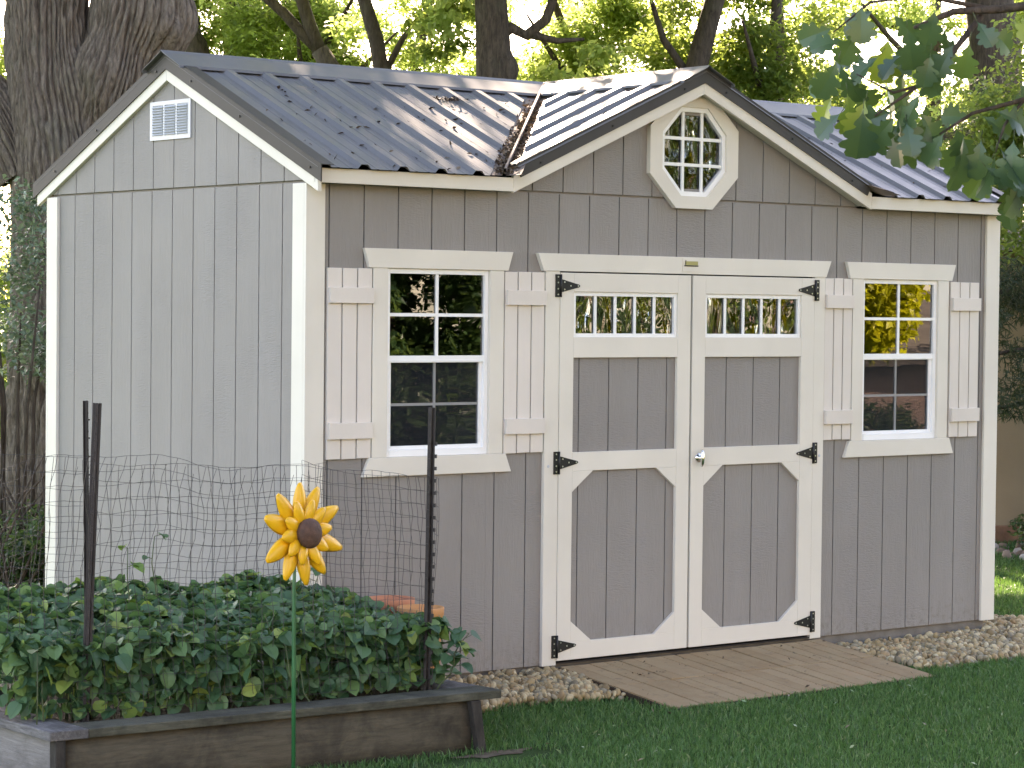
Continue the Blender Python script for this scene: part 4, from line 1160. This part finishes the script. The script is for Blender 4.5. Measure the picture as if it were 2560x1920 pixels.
tree('dark_tree', 'dark leaning trunk rising behind the right slope of the dormer', (11.7, 10.15, GZ),
     ([(11.5, 10.3, -.2), (11.6, 10.2, 2.4), (11.73, 10.13, 3.9), (11.85, 10.06, 4.55), (12.0, 9.97, 5.2), (12.3, 9.8, 7)], [.17, .15, .13, .12, .105, .05]),
     [([(11.8, 10.1, 4.3), (11.55, 10.3, 4.75), (11.4, 10.4, 5.3)], [.05, .04, .02])],
     scatter((12.0, 10.6, 6.6), 2.2, 2.2, 1.4, 26, .4, .75, 46) + [(*pt(27.4, s, z), rr) for s, z, rr in ((1.95, 4.7, .3), (2.4, 4.5, .3), (2.6, 4.95, .35), (2.9, 4.3, .35), (1.75, 5.1, .35), (3.2, 4.8, .4), (3.5, 4.2, .35))],
     150, .085, M['lfmid'], M['bark2'], 17)
tree('pine_tree', 'thick straight pine trunk with a drooping bare limb at the far right', (15.1, 8.7, GZ),
     ([(15.12, 8.68, -.2), (15.12, 8.69, 3.8), (15.125, 8.72, 4.8), (15.07, 8.79, 5.4), (15.0, 8.9, 10)], [.36, .31, .29, .27, .12]),
     [([(15.14, 8.7, 4.55), (15.2, 8.66, 4.83), (15.3, 8.6, 4.9), (15.42, 8.5, 5.0), (16.2, 8.0, 5.4)], [.10, .075, .07, .065, .03]),
      ([(15.14, 8.7, 3.9), (14.4, 9.2, 3.75), (13.6, 9.8, 3.85)], [.06, .045, .015])],
     scatter((15.1, 8.8, 8.6), 2.4, 2.4, 2.6, 34, .4, .7, 47) + [(*pt(27.2, s, z), rr) for s, z, rr in ((3.7, 3.9, .45), (4.3, 3.7, .5), (4.9, 3.9, .5), (5.5, 3.6, .5), (3.1, 3.6, .45), (4.6, 3.2, .5), (5.2, 3.1, .5), (4.0, 3.2, .45), (5.2, 4.3, .4), (3.4, 3.2, .4))],
     700, .13, M['needle'], M['bark2'], 18, kind='needle', flat=.45, down=-.5) if False else None
def needle_np(clumps, per, L, seed, flat=.5, down=-.6):
    r = np.random.default_rng(seed); V = []; 
    for x, y, z, rad in clumps:
        n = int(per*rad*rad)+10
        d = r.normal(size=(n, 3)); d /= np.linalg.norm(d, axis=1)[:, None]
        q = d*rad*(r.uniform(0, 1, n)**.45)[:, None]; q[:, 2] *= flat
        # needles grouped in tufts
        p = q+np.array([x, y, z]); k = 5
        for o, fr_ in FLECKS[:4]:
            vv = p - np.array(o); tt = vv@SDIR; p = p[np.linalg.norm(vv - tt[:, None]*SDIR, axis=1) > fr_]
        n = len(p)
        if not n: continue
        for _ in range(k):
            a = r.normal(size=(n, 3))*.7 + np.array([0, 0, down]); a /= np.linalg.norm(a, axis=1)[:, None]
            b = np.cross(a, r.normal(size=(n, 3))); b /= np.linalg.norm(b, axis=1)[:, None]
            l = L*r.uniform(.6, 1.2, n)[:, None]; w = .0042
            V.append(np.stack([p-b*w, p+b*w, p+a*l+b*w*.4, p+a*l-b*w*.4], 1))
    V = np.concatenate(V).reshape(-1, 3); m = len(V)//4
    return V, np.arange(m*4).reshape(m, 4)
def conifer(name, label, base, trunk, limbs, clumps, per, L, seed, down=-.6):
    t = thing(name, label, 'tree', base); mb = MB(); mb.tube(trunk[0], trunk[1], 14); tr = mb.build('trunk', M['bark2'], t, fix=False)
    for lp, lr in limbs: mb = MB(); mb.tube(lp, lr, 8); mb.build('limb', M['bark2'], tr, fix=False)
    v, f = needle_np(clumps, per, L, seed, .5, down); link('crown', mesh_np('crown', v, f), M['needle'], t); return t
conifer('pine_tree', 'thick straight pine trunk with a drooping bare limb at the far right', (15.1, 8.7, GZ),
     ([(15.12, 8.68, -.2), (15.12, 8.69, 3.8), (15.125, 8.72, 4.8), (15.07, 8.79, 5.4), (15.0, 8.9, 10)], [.36, .31, .29, .27, .12]),
     [([(15.14, 8.7, 4.55), (15.2, 8.66, 4.83), (15.3, 8.6, 4.9), (15.42, 8.5, 5.0), (16.2, 8.0, 5.4)], [.10, .075, .07, .065, .03]),
      ([(15.14, 8.7, 3.9), (14.4, 9.2, 3.75), (13.6, 9.8, 3.85)], [.06, .045, .015])],
     scatter((15.1, 8.8, 8.6), 2.4, 2.4, 2.6, 30, .4, .7, 47) + [(*pt(27.2, s, z), rr) for s, z, rr in ((3.7, 3.9, .45), (4.3, 3.7, .5), (4.9, 3.9, .5), (5.5, 3.6, .5), (3.1, 3.6, .45), (4.6, 3.2, .5), (5.2, 3.1, .5), (4.0, 3.2, .45), (5.0, 4.3, .4), (3.4, 3.2, .4))],
     420, .14, 18)
# spruce by the house corner, its boughs reach in from the right edge
sb = [(*pt(18.4+random.Random(k).uniform(-.5, .7), s, z), rr) for k, (s, z, rr) in enumerate(((3.35, 1.35, .34), (3.7, 1.25, .38), (3.5, 1.6, .36), (3.9, 1.5, .4), (3.3, 1.8, .34), (3.7, 1.95, .38), (4.1, 1.9, .4), (3.55, 2.1, .3), (4.3, 1.5, .4), (4.2, 2.3, .4), (4.5, 2.0, .4), (4.6, 2.6, .4), (4.3, 2.9, .35), (4.4, 3.3, .3), (4.4, 3.7, .25)))]
conifer('spruce_tree', 'dark spruce with soft drooping boughs hanging before the tan house wall', pt(18.5, 4.45, GZ),
     ([pt(18.5, 4.45, -.2), pt(18.5, 4.45, 4.4)], [.10, .03]), [([pt(18.5, 4.45, z), pt(18.3, 3.3, z-.22)], [.03, .008]) for z in (1.3, 1.7, 2.15)] , sb, 2600, .065, 19, -.45)

# high crowns of the trees behind the shed (they filter the sun over the roof)
def in_gap(c, o=(2.1, .25, 2.8), rad=-.2):
    v = Vector(c[:3])-Vector(o); q = Vector((.42, .76, .50)).normalized(); return (v-q*v.dot(q)).length < rad + c[3]*.5
def high_crown(tree_name, c, rx, ry, rz, n, seed, leaf='lf', r0=.6, r1=1.1, per=26):
    cl = [k for k in scatter(c, rx, ry, rz, n, r0, r1, seed, .05) if not in_gap(k)]
    v, f = crown_np(cl, per, .19, seed, 'far'); link('crown', mesh_np('crown', v, f), M[leaf], bpy.data.objects[tree_name])
high_crown('oak_tree', (2.6, 7.2, 10.0), 5.2, 4.6, 4.2, 130, 141)
high_crown('oak_tree.001', (9.0, 9.5, 9.5), 4.6, 4.4, 3.8, 130, 142)
high_crown('dark_tree', (13.5, 11.5, 10.5), 4.2, 4.2, 4.0, 100, 143, 'lfmid')
# leafy trees and shrubs of the wood edge
VARS = {}
def fill_tree(label, depth, s, h0, h1, w, seed, leaf='lf', per=330, size=.075, n=44, group='leafy trees at the wood edge', name='leafy_tree'):
    b = pt(depth, s, GZ); r = random.Random(seed)
    top = pt(depth, s+r.uniform(-.4, .4), h1)
    mid = pt(depth, s+r.uniform(-.2, .2), (h0+h1)/2)
    limbs = []
    for k in range(4):
        a = r.uniform(0, 6.28); z = r.uniform(h0, h1-.5)
        limbs.append(([(mid[0], mid[1], z), (mid[0]+.5*w*math.cos(a), mid[1]+.5*w*math.sin(a), z+.5), (mid[0]+.9*w*math.cos(a), mid[1]+.9*w*math.sin(a), z+1.0)], [.05, .035, .012]))
    return tree(name, label, b, ([(b[0], b[1], -.3), mid, top], [.14, .10, .03]), limbs, [(mid[0]+.78*a+.625*b, mid[1]-.625*a+.78*b, c, q) for a, b, c, q in scatter((0, 0, (h0+h1)/2), w, w*.4, (h1-h0)/2, n, .26, .55, seed, .05)], per*.8, size, M[leaf], M['bark2'], seed, group=group)
fill_tree('loose sunlit tree showing between the big oak and the forked tree', 33, -3.2, 2.6, 7, 2.0, 61)
fill_tree('loose sunlit tree showing right of the forked tree', 34, -1.3, 2.4, 7, 1.9, 62)
fill_tree('sunlit tree showing right beside the middle oak trunk', 33, 1.0, 2.6, 7, 2.0, 63, n=50)
fill_tree('leafy tree standing behind the right roof end', 31, 3.2, 2.2, 7.5, 2.0, 64, n=56)
fill_tree('leafy tree at the far right behind the pine', 33, 5.6, 1.6, 8, 2.2, 65, 'lf', n=60)
fill_tree('small sunlit tree just left of the forked stem', 30, -2.5, 3.0, 5.8, 1.2, 161, n=40)
fill_tree('small sunlit tree between the middle oak and the dormer peak', 29.5, .75, 2.8, 5.6, 1.1, 162, n=40)
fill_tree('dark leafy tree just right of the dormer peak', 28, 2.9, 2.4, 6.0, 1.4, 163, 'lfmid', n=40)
fill_tree('sunlit tree seen through the gap right of the big oak stem', 31, -3.75, 2.6, 6.2, 1.0, 164, n=36)
fill_tree('bright leafy tree left of the big oak', 30, -6.3, .6, 7, 2.2, 66, n=60)
fill_tree('green tree above the tan house at the right edge', 20.3, 4.7, 1.95, 4.6, 1.1, 67, 'lfmid', 420, .06, 50)
for k, (d, s, h1) in enumerate(((36, -.2, 5.2), (37, 2.2, 5.4), (38, 4.4, 5.6), (40, -4.6, 5.2))):
    fill_tree('far sunlit understory tree, nearly hidden among the others', d, s, 1.2, h1, 1.9, 70+k, per=240, size=.08, n=34, group='far understory trees')
tree('garden_tree', 'leafy tree added out of view on the left to shade the side wall', (-7.2, 4.2, GZ), ([(-7.2, 4.2, -.3), (-7.2, 4.2, 2.5), (-7.1, 4.3, 6)], [.2, .17, .06]), [], scatter((-7.2, 4.2, 5.4), 2.9, 2.6, 3.2, 40, .5, .85, 171, .05), 24, .18, M['lfmid'], M['bark2'], 171)  # unseen tree put in to block sky and darken the side wall
# evergreen bush in front of the oak's foot, bright shrub at the left edge
def bush(name, label, c, rx, ry, rz, n, per, size, leaf, seed, r0=.16, r1=.3, stems=14, kind='far'):
    t = thing(name, label, 'shrub', (c[0], c[1], GZ)); r = random.Random(seed); mb = MB()
    for k in range(stems):
        a = r.uniform(0, 6.28); q = r.uniform(.2, 1)
        mb.tube([(c[0]+.12*math.cos(a), c[1]+.12*math.sin(a), GZ-.05), (c[0]+.5*q*rx*math.cos(a), c[1]+.5*q*ry*math.sin(a), c[2]*.6), (c[0]+q*rx*math.cos(a), c[1]+q*ry*math.sin(a), c[2]+.5*rz*r.uniform(-.6, 1))], [.016, .012, .005], 6)
    mb.build('stems', M['bark2'], t, fix=False)
    v, f = crown_np(scatter(c, rx, ry, rz, n, r0, r1, seed, 0), per, size, seed, kind, .8, .25, -.1)
    link('leaves', mesh_np('leaves', v, f), M[leaf], t); return t
bush('evergreen_bush', 'dark blue-green bush in front of the big oak trunk', pt(15.6, -3.10, 1.95), .55, .5, .72, 30, 270, .046, 'lfblue', 81, .13, .26)
bush('sunlit_shrub', 'bright yellow-green shrub low at the left edge behind the dark bush', pt(21, -4.4, 1.35), .55, .7, 1.0, 40, 330, .075, 'lf', 82)
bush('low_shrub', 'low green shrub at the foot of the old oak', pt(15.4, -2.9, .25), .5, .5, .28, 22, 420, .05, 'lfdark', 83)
bush('low_shrub', 'low dark shrub by the stones of the house', pt(20.4, 4.45, .02), .5, .4, .15, 10, 420, .05, 'lfdark', 84, .1, .16)
t = thing('bare_shrub', 'tangle of bare grey vine stems before the oak foot', 'shrub', pt(15.0, -2.95, GZ)); r = random.Random(5); mb = MB()
for k in range(34):
    s0 = -3.35+r.uniform(0, .9); z1 = r.uniform(.5, 1.6); s1 = s0+r.uniform(-.9, .9); d = 15.0+r.uniform(-.3, .3)
    mb.tube([pt(d, s0, GZ), pt(d+.05, (s0+s1)/2+r.uniform(-.12, .12), z1*.55), pt(d+.1, s1, z1)], [.010, .008, .003], 5)
mb.build('stems', M['bark2'], t, fix=False)

# foreground oak: stands to the right, one branch hangs into the picture
M['oakleaf'] = leaf_mat('oak_leaf', [(0, (.020, .056, .036)), (.5, (.030, .076, .044)), (.78, (.046, .10, .044)), (.88, (.10, .17, .035)), (1, (.28, .34, .04))], (.20, .30, .03), .28, .36, .5)
bp = lambda d, px, py: tuple(CAM + (FW + RT*((px*1.15732-1280)/6252.5) + UP*((960-py*1.15732)/6252.5))*d)
fo = thing('foreground_oak', 'near oak whose lobed leaves hang into the top right corner', 'tree', bp(7.2, 3200, 1700)[:2] + (GZ,))
bx, by, _ = bp(7.2, 3200, 1700)
mb = MB(); mb.tube([(bx, by, -.3), (bx, by, 1.2), (bx+.02, by, 3.0), (bx, by+.05, 6.0)], [.22, .17, .15, .07], 16); ftr = mb.build('trunk', M['bark'], fo, fix=False)
limb1 = [(bx, by, 2.75), bp(7.2, 2800, -60), bp(7.1, 2400, -10), bp(7.05, 2160, 20), bp(7.0, 2060, 25), bp(6.95, 1975, 60)]
limb2 = [bp(7.05, 2120, 35), bp(7.0, 2040, 135), bp(6.95, 1985, 185), bp(6.9, 1890, 250)]
limb3 = [bp(7.2, 2700, 120), bp(7.1, 2400, 180), bp(7.05, 2212, 215), bp(7.0, 2100, 245), bp(6.98, 2030, 290)]
limb4 = [bp(7.05, 2150, 22), bp(7.0, 1990, -10), bp(6.95, 1880, 5), bp(6.9, 1800, 70)]
limb5 = [bp(7.05, 2212, 215), bp(7.0, 2170, 270), bp(6.97, 2150, 330)]
limb6 = [bp(6.95, 1985, 185), bp(6.93, 1930, 200), bp(6.9, 1850, 160)]
for lp, lr in ((limb1, [.05, .03, .018, .012, .010, .005]), (limb2, [.010, .008, .006, .003]), (limb3, [.02, .012, .007, .005, .003]), (limb4, [.008, .006, .004, .002]), (limb5, [.005, .004, .002]), (limb6, [.005, .004, .002])):
    mb = MB(); mb.tube(lp, lr, 8); mb.build('limb', M['bark2'], ftr, fix=False)
rr = np.random.default_rng(77); P = []; A = []; Nn = []; L = []
# (pixel of the leaf base, direction of the tip in the picture, length m)
LV = [(1810, 130, -115, .13), (1815, 135, -75, .15), (1800, 205, -120, .13), (1830, 200, -80, .14), (1850, 170, -60, .14), (1865, 235, -95, .16), (1880, 225, -70, .15), (1870, 215, -110, .13),
      (1945, 250, -100, .17), (1935, 250, -130, .15), (1950, 245, -60, .16), (1930, 240, -160, .13), (1960, 235, -85, .14), (1900, 240, -80, .15), (1985, 240, -50, .15), (2000, 220, -90, .15), (1990, 200, -120, .14),
      (1875, 130, 170, .12), (1900, 120, -140, .13), (1920, 80, -100, .15), (1960, 60, -80, .14), (1930, 30, -60, .12), (1890, 20, -150, .13), (1850, 60, -110, .13), (1830, 90, 180, .12), (1905, 170, -60, .15), (1950, 150, -95, .16), (1975, 130, -60, .14), (1990, 60, -90, .13), (2020, 20, -100, .12), (1860, 10, -90, .13), (1800, 60, -160, .12),
      (2030, 290, -150, .17), (2040, 285, -120, .13), (2070, 280, -95, .17), (2080, 290, -85, .18), (2065, 275, -70, .12), (2120, 250, -30, .12), (2150, 240, -15, .13), (2180, 225, 20, .13), (2200, 260, -60, .15), (2150, 330, -95, .16), (2160, 320, -60, .16), (2190, 300, -100, .15), (2205, 340, -85, .15), (2140, 350, -120, .14), (2170, 380, -70, .13), (2205, 390, -110, .14), (2120, 300, -100, .13), (2100, 255, 170, .11), (2185, 420, -100, .13),
      (2095, 90, -100, .12), (2130, 60, -30, .12), (2060, 95, -120, .12), (2040, 60, -80, .1), (2110, 45, -60, .1), (1990, 110, -150, .12), (2010, 115, -100, .11), (1955, 110, -140, .12)]
extra = []
for k in range(6):
    a = LV[int(rr.integers(0, len(LV)))]; extra.append((a[0]+rr.normal(0, 22), a[1]+rr.normal(0, 16), a[2]+rr.normal(0, 35), a[3]*rr.uniform(.75, 1.0)))
for k in range(70): extra.append((rr.uniform(2230, 2700), rr.uniform(-120, 420), rr.uniform(-150, -30), .13))
mbp = MB()
for px, py, an, ln in LV+extra:
    d = 6.95 + rr.uniform(-.18, .18); b = Vector(bp(d, px, py)); a = math.radians(an)
    ax = RT*math.cos(a) + UP*math.sin(a) + FW*rr.normal(0, .25); ax.normalize()
    nn = -FW*rr.uniform(.3, 1) + UP*rr.uniform(.0, .9) + RT*rr.normal(0, .45)
    P.append(b); A.append(ax); Nn.append(nn); L.append(ln*.84)
    mbp.tube([b-ax*.02-Vector((0, 0, -.008)), b], .0011, 5)
v, f = leaves_np(np.array(P), np.array(A), np.array(Nn), np.array(L), 'oak', .22, .30, rr)
link('leaves', mesh_np('leaves', v, f, False), M['oakleaf'], fo)
mbp.build('leaf_stalks', M['beanstem'], ftr)
v, f = crown_np(scatter((bx+.4, by+.6, 7.0), 4.6, 3.6, 2.6, 150, .5, 1.0, 78, .05), 55, .19, 79, 'far'); link('crown', mesh_np('crown', v, f), M['oakleaf'], fo)  # unseen crown, widened and thickened to block sky over the shed front

# ------------------------------------------------------------------ tan house at the right
M['stucco'] = simple('tan_stucco', (.27, .20, .125), .9, 0, .2, .10, 2, .25, 70)
M['brickledge'] = simple('terracotta_ledge', (.22, .11, .065), .85, 0, .2, .25, 12, .4, 40)
M['shingle'] = simple('brown_shingles', (.10, .085, .07), .9, 0, .2, .25, 9, .6, 30)
hs = thing('tan_house', 'tan stucco house wall with reddish ledge at the right edge', 'house', pt(21.2, 7.5, GZ))
def hbox(mb, s0, s1, d0, d1, z0, z1, mi=0):
    vs = [pt(d0, s0, z0), pt(d0, s1, z0), pt(d1, s1, z0), pt(d1, s0, z0), pt(d0, s0, z1), pt(d0, s1, z1), pt(d1, s1, z1), pt(d1, s0, z1)]
    mb.add(vs, [(0,3,2,1),(4,5,6,7),(0,1,5,4),(1,2,6,5),(2,3,7,6),(3,0,4,7)], mi)
mb = MB(); hbox(mb, 3.75, 12, 21.2, 26, GZ-.1, 2.35); mb.build('wall', M['stucco'], hs)
mb = MB(); hbox(mb, 3.70, 12, 21.12, 21.198, GZ-.1, .03); mb.build('ledge', M['brickledge'], hs, .004)
mb = MB(); e = .3
vs = [pt(21.2-e, 3.75-e, 2.352), pt(21.2-e, 12+e, 2.352), pt(26+e, 12+e, 2.352), pt(26+e, 3.75-e, 2.352), pt(23.6, 6.2, 3.1), pt(23.6, 9.6, 3.1)]
mb.add(vs, [(0, 1, 5, 4), (2, 3, 4, 5), (1, 2, 5), (3, 0, 4), (0, 3, 2, 1)]); mb.build('roof', M['shingle'], hs)
HP = [pt(d, s, 0)[:2] for d, s in ((21.1, 3.4), (21.1, 7), (19.7, 7), (19.6, 3.4))]
q = N('rock_mulch'); g_ = q.n('ShaderNodeNewGeometry')
M['rock2'] = q.done(q.pr(q.ramp(g_.outputs['Random Per Island'], [(0, (.09, .06, .045)), (.5, (.20, .135, .10)), (.8, (.30, .24, .20)), (1, (.42, .38, .34))]), .85, 0, .2))
v, f = stones(HP, 420, GZ+.01, 33, None, .025, .06); tag(link('rock_mulch', mesh_np('rock_mulch', v, f, True), M['rock2']), 'reddish brown rock mulch along the tan house wall', 'gravel', kind='stuff')

# ------------------------------------------------------------------ what the windows mirror: the garden in front of the shed, right of the camera
RD = Vector((.625, -.78, 0)); RX = Vector((.78, .625, 0))
def rp(d, s, z, o=(4.1, 0)): p = Vector((o[0], o[1], 0)) + RD*d + RX*s; return (p.x, p.y, z)
def mtree(label, d, s, z0, z1, w, seed, leaf, per=90, n=34, size=.12, name='garden_tree', group=None):
    b = rp(d, s, GZ); m = rp(d, s, (z0+z1)/2)
    return tree(name, label, b, ([(b[0], b[1], -.3), rp(d, s, z0), m], [.18, .14, .06]), [], scatter(m, w, w, (z1-z0)/2, n, .3, .6, seed, .05), per, size, M[leaf], M['bark2'], seed, group=group)
mtree('golden yellow tree mirrored in the right shed window', 13, 1.40, 1.3, 3.6, .56, 91, 'lfgold', 170, 60)
mtree('green tree mirrored in the glazing of the right door', 16, .2, .9, 6, 1.0, 92, 'lf', 120, 44)
mtree('green tree mirrored in the glazing of the left door', 15, -1.5, 1.0, 6, 1.0, 93, 'lf', 110, 40)
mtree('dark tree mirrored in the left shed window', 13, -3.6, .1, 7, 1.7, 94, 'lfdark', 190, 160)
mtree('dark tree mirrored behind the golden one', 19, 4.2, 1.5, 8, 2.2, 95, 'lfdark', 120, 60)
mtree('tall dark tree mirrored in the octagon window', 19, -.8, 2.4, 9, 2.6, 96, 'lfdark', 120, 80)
mtree('broad dark tree mirrored between the doors', 23, -4.5, .3, 10, 3.4, 97, 'lfdark', 110, 110)
mtree('broad dark tree mirrored low behind the green ones', 24, 1.0, .2, 7, 2.6, 98, 'lfdark', 110, 90)
M['pink'] = simple('pale_brick_siding', (.42, .30, .26), .8, 0, .3, .1, 3, .3, 20)
h2 = thing('neighbour_house', 'pinkish neighbouring house mirrored low in the right window', 'house', rp(25, 5, GZ))
mb = MB(); vs = [rp(d, s, z) for z in (GZ-.1, 1.0) for d, s in ((25, 2.4), (25, 9), (31, 9), (31, 2.4))]
mb.add(vs, [(0,3,2,1),(4,5,6,7),(0,1,5,4),(1,2,6,5),(2,3,7,6),(3,0,4,7)]); mb.build('wall', M['pink'], h2)
mb = MB(); vs = [rp(d, s, 1.01) for d, s in ((24.7, 2.1), (24.7, 9.3), (31.3, 9.3), (31.3, 2.1))]+[rp(28, 4.4, 2.2), rp(28, 7, 2.2)]
mb.add(vs, [(0, 1, 5, 4), (2, 3, 4, 5), (1, 2, 5), (3, 0, 4), (0, 3, 2, 1)]); mb.build('roof', M['shingle'], h2)

bush('garden_hedge', 'dark low hedge mirrored at the bottom of the right window', rp(21, 3.3, .12), 1.6, .8, .40, 40, 200, .07, 'lfdark', 99, .2, .34)
mtree('tall garden tree added unseen at the left to block sky', 17, -9.5, 2.5, 14, 4.2, 101, 'lf', 26, 110, .2)  # three tall unseen trees added to keep sky light off the shed front
mtree('tall garden tree added unseen behind the green ones to block sky', 27, -4, 3, 15, 4.6, 102, 'lf', 26, 120, .2)
mtree('tall garden tree added unseen behind the golden one to block sky', 22, 7.5, 3, 14, 4.2, 103, 'lf', 26, 110, .2)
# unseen house added so its sunlit wall throws warm light on the shed front
bounce_house = thing('tan_house', 'unseen tan house added behind the viewer to bounce warm light', 'house', (-3, -17, GZ))
M['tanwall'] = simple('tan_lap_siding', (.50, .40, .29), .8, 0, .3, .08, 3, .2, 20)
mb = MB(); mb.box(-12, 5, -24, -16.5, GZ-.1, 4.6); mb.build('wall', M['tanwall'], bounce_house)
mb = MB(); mb.prism([(-24.6, 4.602), (-15.9, 4.602), (-20.2, 7.2)], -12.6, 5.6, 'x'); mb.build('roof', M['shingle'], bounce_house)
for x in (-10, -7, -1, 2.2):
    mb = MB(); mb.box(x-.55, x+.55, -16.497, -16.44, .9, 2.3); ob = mb.build('window', M['vinyl'], bounce_house, .004)
    mb = MB(); mb.box(x-.46, x+.46, -16.439, -16.43, .99, 2.21); mb.build('pane', M['screen'], ob)
# ------------------------------------------------------------------ light
SUN = Vector((.42, .76, .50)).normalized()
w = bpy.data.worlds.new('World'); S.world = w; w.use_nodes = True
nt = w.node_tree; sky = nt.nodes.new('ShaderNodeTexSky'); sky.sky_type = 'NISHITA'; sky.sun_disc = False
sky.sun_elevation = math.asin(SUN.z); sky.sun_rotation = math.atan2(SUN.x, SUN.y)
sky.air_density = 1.0; sky.dust_density = 1.0; sky.ozone_density = 1.0
bg = nt.nodes['Background']; nt.links.new(sky.outputs[0], bg.inputs[0]); bg.inputs[1].default_value = .15
sl = bpy.data.lights.new('sun', 'SUN'); sl.energy = 5.0; sl.angle = math.radians(.53); sl.color = (1, .93, .80)
so = bpy.data.objects.new('sun', sl); COL.objects.link(so); so.rotation_euler = (-SUN).to_track_quat('-Z', 'Y').to_euler(); so.location = (20, 30, 25)
vs_ = S.view_settings; vs_.view_transform = 'Standard'; vs_.look = 'None'; vs_.use_white_balance = True; vs_.white_balance_temperature = 7900; vs_.white_balance_tint = 24; vs_.exposure = 2.85; vs_.gamma = 1; vs_.use_curve_mapping = False
S.cycles.max_bounces = 8; S.cycles.diffuse_bounces = 4; S.cycles.transparent_max_bounces = 16; S.cycles.caustics_reflective = False; S.cycles.caustics_refractive = False
